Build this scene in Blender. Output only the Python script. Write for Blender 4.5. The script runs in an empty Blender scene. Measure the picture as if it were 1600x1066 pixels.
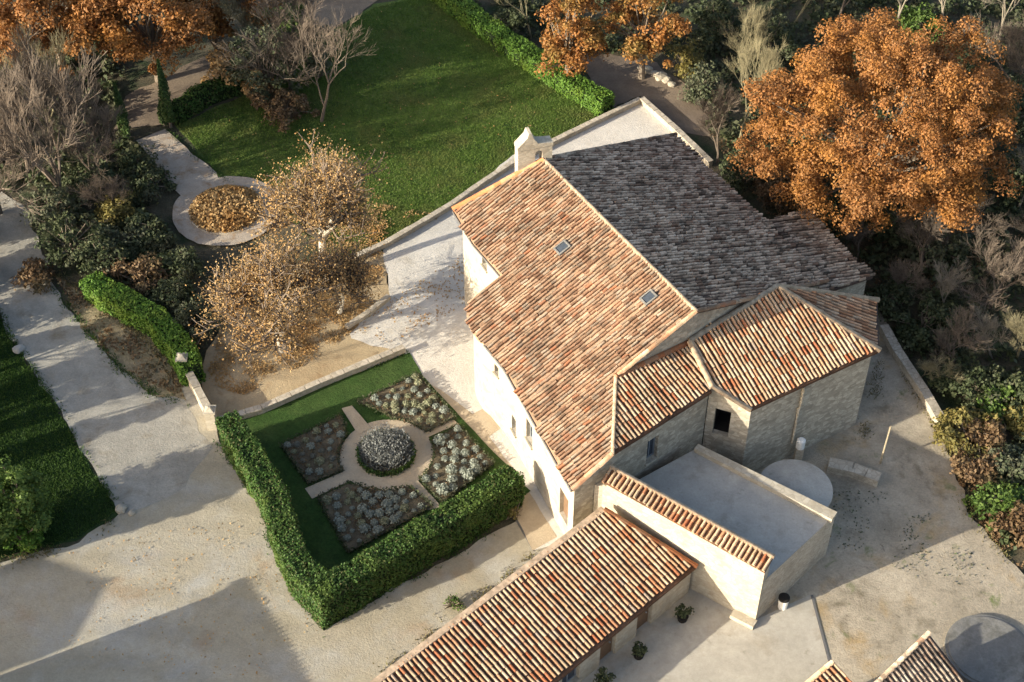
import bpy, bmesh, math, random
import numpy as np
from mathutils import Vector, Matrix, noise

random.seed(7); RNG = np.random.default_rng(7)
S = bpy.context.scene; C = S.collection
R = math.radians

# ------------------------------------------------------------------ camera, light, exposure
CAM_H, FPX = 60.0, 2400.0
cam_d = bpy.data.cameras.new('camera'); cam = bpy.data.objects.new('camera', cam_d); C.objects.link(cam)
cam.location = (0, 0, CAM_H); cam.rotation_euler = (R(45), 0, 0)
cam_d.sensor_width = 36; cam_d.lens = 36 * FPX / 1600; cam_d.clip_end = 2000
S.camera = cam
SUN_AZ, SUN_EL = 26.0, 17.5                     # light travels towards SUN_AZ (degrees from +X), elevation SUN_EL
w = bpy.data.worlds.new('World'); S.world = w; w.use_nodes = True
sky = w.node_tree.nodes.new('ShaderNodeTexSky'); sky.sky_type = 'NISHITA'; sky.sun_disc = False
sky.sun_elevation = R(SUN_EL); sky.dust_density = 3.0; sky.ozone_density = 0.5; sky.air_density = 0.9
sd = Vector((-math.cos(R(SUN_AZ)), -math.sin(R(SUN_AZ)), 0))
sky.sun_rotation = math.atan2(sd.x, sd.y)
w.node_tree.links.new(sky.outputs[0], w.node_tree.nodes['Background'].inputs[0])
w.node_tree.nodes['Background'].inputs[1].default_value = 0.15
sl = bpy.data.lights.new('sun', 'SUN'); sun = bpy.data.objects.new('sun', sl); C.objects.link(sun)
sl.energy = 5.0; sl.angle = R(0.5); sl.color = (1.0, 0.925, 0.765)
dirv = Vector((math.cos(R(SUN_AZ)) * math.cos(R(SUN_EL)), math.sin(R(SUN_AZ)) * math.cos(R(SUN_EL)), -math.sin(R(SUN_EL))))
sun.rotation_euler = dirv.to_track_quat('-Z', 'Y').to_euler()
S.view_settings.view_transform = 'Standard'; S.view_settings.look = 'None'
S.view_settings.exposure = 1.12; S.view_settings.gamma = 1.0

# ------------------------------------------------------------------ measuring: where a photo point lies in the place
def ray(px, py):
    a = (px - 800) / FPX; b = -(py - 533) / FPX; k = math.sqrt(.5)
    return Vector((a, k + b * k, -k + b * k))
def G(px, py, z=0.0):
    r = ray(px, py); t = (z - CAM_H) / r.z
    return Vector((r.x * t, r.y * t, z))
class Plane:
    def __init__(s, p, q, r):
        s.n = (q - p).cross(r - p).normalized()
        if s.n.z < 0: s.n = -s.n
        s.d = s.n.dot(p)
    def hit(s, px, py):
        r = ray(px, py); o = Vector((0, 0, CAM_H)); return o + r * ((s.d - s.n.dot(o)) / s.n.dot(r))
    def z(s, x, y): return (s.d - s.n.x * x - s.n.y * y) / s.n.z
    def down(s): return Vector((s.n.x * s.n.z, s.n.y * s.n.z, -(s.n.x ** 2 + s.n.y ** 2))).normalized()

# ------------------------------------------------------------------ materials
def lk(nt, a, b): nt.links.new(a, b)
def ramp(nt, fac, cols, pos=None, interp='LINEAR'):
    n = nt.nodes.new('ShaderNodeValToRGB'); cr = n.color_ramp; cr.interpolation = interp
    k = len(cols)
    pos = pos or [i / (k - 1) for i in range(k)]
    cr.elements[0].position = pos[0]; cr.elements[0].color = (*cols[0], 1)
    cr.elements[1].position = pos[-1]; cr.elements[1].color = (*cols[-1], 1)
    for p, c in zip(pos[1:-1], cols[1:-1]):
        e = cr.elements.new(p); e.color = (*c, 1)
    lk(nt, fac, n.inputs[0]); return n.outputs[0]
def nz(nt, vec, scale, detail=4, rough=.6, dist=0.0):
    n = nt.nodes.new('ShaderNodeTexNoise'); n.inputs['Scale'].default_value = scale
    n.inputs['Detail'].default_value = detail; n.inputs['Roughness'].default_value = rough
    n.inputs['Distortion'].default_value = dist
    lk(nt, vec, n.inputs['Vector']); return n.outputs['Fac']
def mix(nt, fac, a, b, mode='MIX'):
    n = nt.nodes.new('ShaderNodeMix'); n.data_type = 'RGBA'; n.blend_type = mode
    for s, v in ((n.inputs[0], fac), (n.inputs[6], a), (n.inputs[7], b)):
        if isinstance(v, (int, float)): s.default_value = v
        elif isinstance(v, tuple): s.default_value = (*v, 1)
        else: lk(nt, v, s)
    return n.outputs[2]
def new_mat(name):
    m = bpy.data.materials.new(name); m.use_nodes = True; nt = m.node_tree
    b = nt.nodes['Principled BSDF']; b.inputs['Roughness'].default_value = .9; b.inputs['Specular IOR Level'].default_value = .2
    tc = nt.nodes.new('ShaderNodeTexCoord')
    return m, nt, b, tc.outputs['Object']
def bump(nt, b, h, strength, dist=.05):
    n = nt.nodes.new('ShaderNodeBump'); n.inputs['Strength'].default_value = strength; n.inputs['Distance'].default_value = dist
    lk(nt, h, n.inputs['Height']); lk(nt, n.outputs[0], b.inputs['Normal'])
def plain(name, col, rough=.8, metal=0.0, var=.15, scale=6):
    m, nt, b, v = new_mat(name)
    f = nz(nt, v, scale)
    c = ramp(nt, f, [tuple(x * (1 - var) for x in col), tuple(min(1, x * (1 + var)) for x in col)], [.3, .7])
    lk(nt, c, b.inputs['Base Color']); b.inputs['Roughness'].default_value = rough; b.inputs['Metallic'].default_value = metal
    return m
def ground_mat(name, base, patchc, fine=.25, pscale=.25, ppos=(.45, .7), extra=None, bumps=.5, fscale=9, stretch=None):
    """base colour pair with broad patches of a second soil colour and fine grain"""
    m, nt, b, v = new_mat(name)
    if stretch:
        mp = nt.nodes.new('ShaderNodeMapping'); mp.inputs['Rotation'].default_value = (0, 0, R(stretch[0])); mp.inputs['Scale'].default_value = (stretch[1], 1, 1)
        lk(nt, v, mp.inputs['Vector']); vs = mp.outputs[0]
    else: vs = v
    big = nz(nt, vs, pscale, 6, .62, .4)
    c = ramp(nt, big, [base, patchc], list(ppos))
    if extra:
        for col, sc, p0, p1 in extra:
            f = ramp(nt, nz(nt, v, sc, 5, .65, .3), [(0, 0, 0), (1, 1, 1)], [p0, p1])
            c = mix(nt, f, c, col)
    g = ramp(nt, nz(nt, v, fscale, 6, .75), [(1 - fine,) * 3, (1 + fine,) * 3], [.25, .75])
    c = mix(nt, 1.0, c, g, 'MULTIPLY')
    g2 = ramp(nt, nz(nt, v, 1.6, 5, .7), [(1 - fine * .6,) * 3, (1 + fine * .5,) * 3], [.3, .7])
    c = mix(nt, 1.0, c, g2, 'MULTIPLY')
    lk(nt, c, b.inputs['Base Color']); bump(nt, b, nz(nt, v, fscale, 6, .75), bumps, .08)
    return m
def wheel_tracks(m, centre, scale, lo, hi):
    """worn ring-shaped wheel tracks on a drive"""
    nt = m.node_tree; b = nt.nodes['Principled BSDF']; src = b.inputs['Base Color'].links[0].from_socket
    tc = nt.nodes.new('ShaderNodeTexCoord'); mp = nt.nodes.new('ShaderNodeMapping'); mp.inputs['Location'].default_value = (-centre.x, -centre.y, 0); lk(nt, tc.outputs['Object'], mp.inputs[0])
    wv = nt.nodes.new('ShaderNodeTexWave'); wv.wave_type = 'RINGS'; wv.rings_direction = 'SPHERICAL'; wv.inputs['Scale'].default_value = scale; wv.inputs['Distortion'].default_value = 1.6; wv.inputs['Detail'].default_value = 3; wv.inputs['Detail Scale'].default_value = .6
    lk(nt, mp.outputs[0], wv.inputs['Vector'])
    f = ramp(nt, wv.outputs['Fac'], [(lo,) * 3, (1,) * 3, (hi,) * 3], [.15, .5, .9])
    k = ramp(nt, nz(nt, tc.outputs['Object'], .18, 3), [(0,) * 3, (1,) * 3], [.4, .6])
    lk(nt, mix(nt, k, src, mix(nt, 1.0, src, f, 'MULTIPLY')), b.inputs['Base Color'])
def tile_mat(name, cols, pos, grime=(.09, .08, .07), gamt=(.52, .72)):
    m, nt, b, v = new_mat(name)
    gi = nt.nodes.new('ShaderNodeNewGeometry')
    c = ramp(nt, gi.outputs['Random Per Island'], cols, pos, 'LINEAR')
    big = nz(nt, v, .7, 4, .6)
    c = mix(nt, ramp(nt, nz(nt, v, 2.2, 5, .7), [(0,) * 3, (.75,) * 3], list(gamt)), c, grime)
    c = mix(nt, 1.0, c, ramp(nt, big, [(.66, .64, .62), (1.18, 1.15, 1.12)], [.32, .68]), 'MULTIPLY')
    c = mix(nt, 1.0, c, ramp(nt, nz(nt, v, 14, 4, .7), [(.75,) * 3, (1.2,) * 3], [.3, .7]), 'MULTIPLY')
    lk(nt, c, b.inputs['Base Color']); bump(nt, b, nz(nt, v, 25, 3), .3, .01)
    return m
def leaf_mat(name, cols, pos=None, patch=None, pscale=.6, trans=.3):
    m, nt, b, v = new_mat(name)
    gi = nt.nodes.new('ShaderNodeNewGeometry')
    c = ramp(nt, gi.outputs['Random Per Island'], cols, pos)
    if patch: c = mix(nt, ramp(nt, nz(nt, v, pscale, 3, .6), [(0,) * 3, (.85,) * 3], [.48, .68]), c, patch)
    lk(nt, c, b.inputs['Base Color']); b.inputs['Roughness'].default_value = .6
    if trans:
        t = nt.nodes.new('ShaderNodeBsdfTranslucent'); lk(nt, c, t.inputs[0])
        ms = nt.nodes.new('ShaderNodeMixShader'); ms.inputs[0].default_value = trans
        lk(nt, b.outputs[0], ms.inputs[1]); lk(nt, t.outputs[0], ms.inputs[2])
        lk(nt, ms.outputs[0], nt.nodes['Material Output'].inputs[0])
    return m
def stone_mat(name, a, bcol, joint, scale=3.0, amt=.5, stain=(.16, .14, .11)):
    m, nt, b, v = new_mat(name)
    vo = nt.nodes.new('ShaderNodeTexVoronoi'); vo.inputs['Scale'].default_value = scale
    mp = nt.nodes.new('ShaderNodeMapping'); mp.inputs['Scale'].default_value = (1, 1, 1.8); lk(nt, v, mp.inputs[0]); lk(nt, mp.outputs[0], vo.inputs['Vector'])
    vd = nt.nodes.new('ShaderNodeTexVoronoi'); vd.feature = 'DISTANCE_TO_EDGE'; vd.inputs['Scale'].default_value = scale; lk(nt, mp.outputs[0], vd.inputs['Vector'])
    sep = nt.nodes.new('ShaderNodeSeparateColor'); lk(nt, vo.outputs['Color'], sep.inputs[0])
    c = ramp(nt, sep.outputs[0], [a, bcol])
    c = mix(nt, amt, ramp(nt, nz(nt, v, 1.2, 5), [a, bcol], [.35, .65]), c)
    jf = ramp(nt, vd.outputs['Distance'], [(.7 * amt,) * 3, (0,) * 3], [.02, .09])
    c = mix(nt, jf, c, joint)
    c = mix(nt, ramp(nt, nz(nt, v, .9, 6, .7), [(0,) * 3, (.6,) * 3], [.52, .75]), c, stain)
    lk(nt, c, b.inputs['Base Color']); bump(nt, b, vd.outputs['Distance'], .5 * amt + .1, .04)
    return m

M = {}
M['wood_floor'] = ground_mat('wood_floor', (.06, .055, .035), (.12, .095, .06), .5, .3, extra=[((.03, .045, .018), .5, .5, .65)], bumps=1)
M['lawn'] = ground_mat('lawn', (.075, .115, .022), (.115, .14, .035), .45, .22, (.4, .68), extra=[((.12, .1, .04), .55, .58, .75), ((.035, .065, .014), .9, .52, .66)], bumps=1, fscale=7, stretch=(24, .35))
M['dark_grass'] = ground_mat('dark_grass', (.018, .04, .01), (.03, .05, .014), .4, .3, bumps=1, fscale=7)
M['garden_grass'] = ground_mat('garden_grass', (.03, .065, .012), (.05, .08, .02), .4, .4, bumps=1, fscale=7)
M['road'] = ground_mat('road', (.25, .235, .2), (.34, .315, .265), .22, .35, (.35, .68), extra=[((.2, .165, .115), .7, .55, .75)], stretch=(-55, .2))  # same gravel as the forecourt, greyer: shade put into the road colour
M['forecourt'] = ground_mat('forecourt', (.305, .265, .19), (.355, .315, .24), .16, .2, (.35, .68), extra=[((.3, .215, .135), .3, .58, .74), ((.345, .325, .28), .35, .45, .68), ((.26, .225, .155), 1.1, .62, .8)], stretch=(25, .35))
wheel_tracks(M['forecourt'], G(40, 1500), .16, .9, 1.07); wheel_tracks(M['road'], G(-900, 900), .2, .88, 1.07)
M['court'] = ground_mat('court', (.5, .465, .41), (.58, .54, .48), .12, .3, extra=[((.42, .375, .31), .7, .55, .75)])
M['sand'] = ground_mat('sand', (.4, .31, .19), (.33, .245, .145), .16, .35, extra=[((.26, .17, .09), .9, .55, .75)])
M['sand_path'] = ground_mat('sand_path', (.42, .34, .24), (.36, .29, .2), .12, .5)
M['grey_path'] = ground_mat('grey_path', (.34, .285, .225), (.4, .34, .275), .2, .6, extra=[((.27, .185, .11), 1.2, .5, .68)])
M['track'] = ground_mat('track', (.15, .115, .085), (.24, .185, .13), .25, .3, stretch=(35, .3))
M['yard'] = ground_mat('yard', (.38, .325, .245), (.27, .23, .17), .25, .3, (.4, .65), extra=[((.15, .125, .085), .5, .55, .72), ((.33, .23, .11), .35, .55, .75), ((.13, .15, .06), .9, .6, .74), ((.12, .1, .075), 2.2, .64, .76)])
M['concrete'] = ground_mat('concrete', (.35, .32, .265), (.42, .385, .325), .14, .3, fscale=5, bumps=.15, extra=[((.29, .25, .19), .5, .52, .72), ((.25, .22, .17), 1.8, .62, .78)])
M['verge'] = ground_mat('verge', (.27, .215, .13), (.17, .15, .08), .5, .8, extra=[((.25, .13, .05), 1.5, .55, .7)], bumps=1)
M['soil'] = ground_mat('soil', (.12, .095, .06), (.18, .145, .09), .4, 1.0, bumps=1)
M['plaster'] = stone_mat('plaster', (.33, .285, .22), (.5, .45, .37), (.3, .255, .19), 2.6, .5, (.27, .22, .155))
M['stone'] = stone_mat('stone', (.27, .235, .18), (.52, .46, .36), (.26, .22, .17), 3.4, .85, (.2, .17, .125))
M['pale_stone'] = stone_mat('pale_stone', (.33, .285, .215), (.48, .43, .34), (.27, .23, .17), 3.0, .6, (.27, .21, .13))
M['wall_stone'] = stone_mat('wall_stone', (.36, .31, .24), (.5, .44, .35), (.2, .17, .13), 3.5, .6, (.16, .14, .1))
M['slab'] = ground_mat('slab', (.34, .325, .29), (.43, .405, .355), .14, .5, bumps=.2, extra=[((.25, .23, .19), .7, .52, .72), ((.2, .185, .15), 1.9, .62, .78)])
M['shaded_slab'] = ground_mat('shaded_slab', (.15, .145, .135), (.21, .2, .18), .2, .6, bumps=.3, extra=[((.1, .095, .08), .9, .5, .7)])  # darkened grey carries the round slab's shade; also used for skylight frames
OLD = [(.17, .1, .063), (.3, .172, .105), (.35, .228, .147), (.39, .285, .195), (.33, .19, .115), (.41, .325, .24), (.25, .185, .135), (.38, .165, .085)]
M['old_tile'] = tile_mat('old_tile', OLD, [0, .18, .36, .52, .66, .82, .93, 1], (.11, .085, .06), (.48, .7))
M['pale_tile'] = tile_mat('pale_tile', [(.33, .12, .055), (.42, .22, .12), (.47, .33, .21), (.5, .38, .26), (.44, .25, .14), (.46, .34, .22), (.3, .24, .19)], [0, .18, .36, .6, .78, .93, 1], (.2, .12, .075), (.58, .8))
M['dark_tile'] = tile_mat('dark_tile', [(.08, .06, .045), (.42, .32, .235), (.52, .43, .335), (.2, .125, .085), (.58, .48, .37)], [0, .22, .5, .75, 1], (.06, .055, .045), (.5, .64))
M['new_tile'] = tile_mat('new_tile', [(.36, .13, .055), (.44, .18, .08), (.38, .21, .12)], [0, .5, 1], (.25, .12, .07), (.62, .82))
M['pan'] = tile_mat('pan', [(.11, .06, .035), (.12, .065, .04)], [0, 1], (.05, .04, .03))
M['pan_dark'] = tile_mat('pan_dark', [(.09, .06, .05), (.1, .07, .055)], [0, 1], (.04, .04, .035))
M['mortar'] = plain('mortar', (.42, .31, .21), .9, var=.4, scale=4)
M['zinc'] = plain('zinc', (.12, .115, .11), .5)
M['glass'] = plain('glass', (.05, .06, .075), .12)
M['dark'] = plain('dark', (.018, .016, .014), .9)
M['shutter'] = plain('shutter', (.2, .22, .24), .6)
M['woodwork'] = plain('woodwork', (.16, .1, .06), .7)
M['white'] = plain('white', (.75, .74, .7), .5)
M['steel'] = plain('steel', (.45, .46, .48), .35, .5)
M['dry_wood'] = plain('dry_wood', (.3, .25, .17), .9, var=.3)
M['bark'] = plain('bark', (.17, .135, .1), .9, var=.4)
M['pale_bark'] = plain('pale_bark', (.42, .38, .31), .9, var=.35, scale=3)
M['grey_twig'] = plain('grey_twig', (.14, .11, .085), .9, var=.3, scale=1)
M['pale_twig'] = plain('pale_twig', (.22, .19, .145), .9, var=.3, scale=1)
M['olive_twig'] = plain('olive_twig', (.17, .15, .09), .9, var=.35, scale=1)
M['oak'] = leaf_mat('oak', [(.19, .08, .026), (.27, .115, .034), (.33, .148, .046), (.24, .12, .05), (.35, .18, .068)], None, (.36, .165, .038), .35)
M['orange_leaf'] = leaf_mat('orange_leaf', [(.18, .07, .02), (.3, .125, .03), (.35, .16, .05), (.27, .145, .06)], None, (.22, .17, .05), .5)
M['plane_leaf'] = leaf_mat('plane_leaf', [(.3, .195, .085), (.39, .255, .115), (.44, .305, .145), (.38, .22, .085), (.33, .24, .125)], None, (.4, .22, .075), .4)
M['hedge'] = leaf_mat('hedge', [(.02, .045, .01), (.04, .085, .016), (.075, .14, .028), (.055, .115, .03), (.12, .11, .045)], None, (.1, .15, .032), .7)
M['bright_hedge'] = leaf_mat('bright_hedge', [(.05, .11, .015), (.1, .19, .025), (.14, .25, .04), (.08, .16, .03)], None, (.17, .24, .035), .6)
M['green_leaf'] = leaf_mat('green_leaf', [(.045, .08, .018), (.08, .135, .028), (.12, .18, .04)], None, (.14, .19, .045), .7)
M['dark_leaf'] = leaf_mat('dark_leaf', [(.035, .048, .022), (.065, .082, .036), (.1, .112, .055)], None, (.105, .1, .065), .4)
M['olive_leaf'] = leaf_mat('olive_leaf', [(.07, .075, .045), (.12, .125, .08), (.09, .11, .055)], None, (.06, .08, .03), .5)
M['brown_leaf'] = leaf_mat('brown_leaf', [(.1, .06, .03), (.17, .105, .055), (.22, .15, .08)], None, (.13, .11, .055), .6)
M['yellow_leaf'] = leaf_mat('yellow_leaf', [(.16, .14, .04), (.24, .19, .06), (.14, .13, .04)], None, (.12, .11, .045), .8)
M['lavender'] = leaf_mat('lavender', [(.16, .18, .14), (.26, .28, .23), (.33, .35, .3)], None, None, trans=.1)
M['santolina'] = leaf_mat('santolina', [(.15, .16, .09), (.25, .25, .15), (.34, .33, .22)], None, None, trans=.1)
M['dead_plant'] = leaf_mat('dead_plant', [(.13, .13, .1), (.2, .2, .16), (.16, .15, .11)], None, None, trans=.1)
M['slate_plant'] = leaf_mat('slate_plant', [(.09, .095, .09), (.16, .165, .155), (.23, .235, .215)], None, None, trans=.1)
M['cypress'] = leaf_mat('cypress', [(.03, .06, .015), (.055, .095, .025), (.08, .12, .035)], trans=.2)
M['lawn_blade'] = leaf_mat('lawn_blade', [(.07, .135, .025), (.115, .19, .036), (.16, .23, .052)], None, (.18, .19, .06), .35, trans=.45)
M['dry_blade'] = leaf_mat('dry_blade', [(.14, .11, .05), (.2, .17, .08), (.12, .12, .04)], None, None, trans=.3)
M['rough_blade'] = leaf_mat('rough_blade', [(.03, .065, .014), (.05, .1, .02), (.07, .115, .03)], None, None, trans=.3)
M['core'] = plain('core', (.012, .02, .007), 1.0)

# ------------------------------------------------------------------ object helpers
def mesh_obj(name, verts, faces, m, parent=None, smooth=False):
    me = bpy.data.meshes.new(name)
    if isinstance(verts, np.ndarray):
        n = len(verts); f = np.asarray(faces); k = f.shape[1]
        me.vertices.add(n); me.vertices.foreach_set('co', verts.astype(np.float32).ravel())
        me.loops.add(f.size); me.loops.foreach_set('vertex_index', f.astype(np.int32).ravel())
        me.polygons.add(len(f)); me.polygons.foreach_set('loop_start', np.arange(0, f.size, k, dtype=np.int32))
        me.update(calc_edges=True)
    else:
        me.from_pydata([tuple(v) for v in verts], [], faces); me.update()
    if isinstance(m, (list, tuple)):
        for x in m: me.materials.append(x)
    else: me.materials.append(m)
    if smooth: me.polygons.foreach_set('use_smooth', [True] * len(me.polygons))
    o = bpy.data.objects.new(name, me); C.objects.link(o)
    if parent: o.parent = parent
    return o
class MB:
    def __init__(s): s.v = []; s.f = []
    def add(s, vs, fs):
        b = len(s.v); s.v += [Vector(x) for x in vs]; s.f += [tuple(i + b for i in f) for f in fs]
    def hexa(s, bot, top):
        n = len(bot)
        s.add(list(bot) + list(top), [tuple(range(n - 1, -1, -1)), tuple(range(n, 2 * n))] + [(i, (i + 1) % n, n + (i + 1) % n, n + i) for i in range(n)])
    def box(s, c, dx, dy, dz, ux=Vector((1, 0, 0))):
        ux = Vector((ux.x, ux.y, 0)).normalized(); uy = Vector((-ux.y, ux.x, 0)); c = Vector(c)
        q = [c + ux * a * dx / 2 + uy * b * dy / 2 for a, b in ((-1, -1), (1, -1), (1, 1), (-1, 1))]
        s.hexa(q, [p + Vector((0, 0, dz)) for p in q])
    def tube(s, pts, rad, n=6, cap=True):
        pts = [Vector(p) for p in pts]; rings = []
        for i, p in enumerate(pts):
            t = (pts[min(i + 1, len(pts) - 1)] - pts[max(i - 1, 0)])
            t = t.normalized() if t.length > 1e-9 else Vector((0, 0, 1))
            a = t.orthogonal().normalized(); b = t.cross(a)
            r = rad[i] if isinstance(rad, (list, tuple)) else rad
            rings.append([p + (a * math.cos(k * 2 * math.pi / n) + b * math.sin(k * 2 * math.pi / n)) * r for k in range(n)])
        vs = [v for q in rings for v in q]
        fs = [(i * n + k, i * n + (k + 1) % n, (i + 1) * n + (k + 1) % n, (i + 1) * n + k) for i in range(len(pts) - 1) for k in range(n)]
        if cap: fs += [tuple(range(n - 1, -1, -1)), tuple((len(pts) - 1) * n + k for k in range(n))]
        s.add(vs, fs)
    def build(s, name, m, parent=None, smooth=False): return mesh_obj(name, s.v, s.f, m, parent, smooth)
def tag(o, label, cat, group=None):
    o['label'] = label; o['category'] = cat
    if group: o['group'] = group
    return o
def thing(name, label, cat, loc=(0, 0, 0), group=None):
    o = bpy.data.objects.new(name, None); C.objects.link(o); o.location = loc; o.empty_display_size = .3
    return tag(o, label, cat, group)
def adopt(root, o):
    """parent a mesh built in world coordinates without moving it"""
    o.parent = root
    off = Vector(root.location)
    o.data.transform(Matrix.Translation(-off)); return o
def copy_tree(o, parent=None):
    c = o.copy(); C.objects.link(c)
    if parent: c.parent = parent
    for ch in list(o.children): copy_tree(ch, c)
    return c
def structure(o): o['kind'] = 'structure'; return o

# ------------------------------------------------------------------ ground and surfaces
def jitter_poly(pts, step=.6, amp=.15, seed=0):
    out = []
    for i, p in enumerate(pts):
        q = pts[(i + 1) % len(pts)]; n = max(1, int((q - p).length / step))
        d = (q - p); nrm = Vector((-d.y, d.x, 0)).normalized() if d.length > 0 else Vector((0, 0, 0))
        for k in range(n):
            t = k / n; x = p + d * t
            a = amp * (noise.noise(Vector((x.x * .7, x.y * .7, seed))) * 1.4 + noise.noise(Vector((x.x * 2.3, x.y * 2.3, seed + 5))) * .8)
            out.append(x + nrm * a)
    return out
PZ = [0.0]
def patch(name, px, m, amp=.15, step=.6, world=False):
    PZ[0] += .008
    pts = [(Vector((p[0], p[1], 0)) if world else G(*p)) for p in px]
    pts = jitter_poly(pts, step, amp, PZ[0] * 1000)
    bm = bmesh.new(); vs = [bm.verts.new((p.x, p.y, PZ[0])) for p in pts]; f = bm.faces.new(vs)
    bmesh.ops.triangulate(bm, faces=[f])
    me = bpy.data.meshes.new(name); bm.to_mesh(me); bm.free(); me.materials.append(m)
    for p in me.polygons:
        if p.normal.z < 0: p.flip()
    o = bpy.data.objects.new(name, me); C.objects.link(o); return structure(o)

g = MB(); g.add([(-400, -300, 0), (400, -300, 0), (400, 600, 0), (-400, 600, 0)], [(0, 1, 2, 3)])
structure(g.build('ground', M['wood_floor']))
patch('lawn', [(272, 195), (400, 140), (500, 60), (585, 8), (680, -14), (960, 185), (870, 228), (800, 250), (705, 330), (600, 388), (520, 400), (430, 320), (335, 268)], M['lawn'], .2)
patch('grass', [(-300, 400), (-30, 455), (20, 535), (100, 655), (150, 745), (190, 800), (120, 845), (0, 872), (-300, 905)], M['dark_grass'], .25)
patch('track', [(175, 205), (195, 150), (330, 85), (440, 15), (520, -40), (640, -40), (590, 5), (500, 55), (330, 150), (265, 195)], M['track'], .3)
patch('track', [(880, 70), (1010, 95), (1120, 160), (1110, 215), (1060, 205), (1000, 150), (955, 170)], M['track'], .3)
patch('forecourt', [(250, 600), (292, 585), (345, 690), (400, 770), (450, 890), (505, 985), (830, 800), (930, 800), (960, 860), (560, 1180), (-250, 1180), (-250, 890), (0, 875), (125, 850), (190, 800), (150, 740), (100, 650)], M['forecourt'], .2)
patch('road', [(-150, 200), (-20, 280), (45, 330), (85, 450), (130, 512), (190, 580), (250, 622), (292, 634), (330, 700), (290, 760), (230, 795), (190, 805), (150, 742), (100, 655), (20, 530), (-20, 450), (-150, 380)], M['road'], .2)
patch('verge', [(85, 430), (140, 460), (190, 500), (245, 530), (285, 580), (292, 625), (250, 621), (190, 580), (130, 512)], M['verge'], .25)
patch('terrace', [(308, 590), (345, 510), (420, 420), (560, 400), (600, 392), (608, 468), (570, 500), (600, 540), (640, 549), (335, 666)], M['sand'], .15)
patch('courtyard', [(545, 518), (610, 468), (598, 388), (710, 325), (800, 244), (1000, 162), (1062, 216), (1200, 400), (1000, 700), (960, 830), (870, 850), (832, 862), (805, 800), (770, 730), (652, 586), (632, 552), (580, 541), (550, 530)], M['court'], .08)
patch('path', [(655, 592), (690, 612), (738, 648), (764, 636), (792, 664), (764, 684), (800, 730), (870, 840), (832, 862), (770, 730), (712, 662)], M['sand_path'], .05)
patch('yard', [(1340, 455), (1375, 470), (1400, 560), (1480, 690), (1512, 800), (1600, 900), (1720, 1000), (1720, 1180), (1280, 1180), (1275, 1000), (1140, 1010), (1090, 800), (1150, 690), (1300, 640)], M['yard'], .3)
patch('concrete_apron', [(700, 1180), (960, 920), (1040, 880), (1100, 880), (1180, 970), (1268, 930), (1296, 1040), (1315, 1180)], M['concrete'], .02)
patch('garden_lawn', [(345, 668), (640, 553), (660, 590), (830, 770), (510, 960)], M['garden_grass'], .05)
patch('path', [(213, 222), (258, 204), (300, 240), (338, 272), (345, 300), (290, 318), (268, 290)], M['grey_path'], .08)
def circle(c, r, n=48, a0=0): return [(c.x + r * math.cos(a0 + 2 * math.pi * k / n), c.y + r * math.sin(a0 + 2 * math.pi * k / n)) for k in range(n)]
RC = G(354, 331)
patch('path', circle(RC, 3.25), M['grey_path'], .08, world=True)
GC = G(604, 713)
patch('path', circle(GC, 2.42), M['sand_path'], .02, world=True)
for a in ([(477, 766), (488, 782), (560, 748), (548, 735)], [(660, 690), (655, 676), (705, 655), (716, 665)], [(632, 762), (652, 752), (690, 795), (668, 800)], [(534, 641), (550, 637), (580, 672), (560, 682)]):
    patch('path', a, M['sand_path'], .02)

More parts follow.
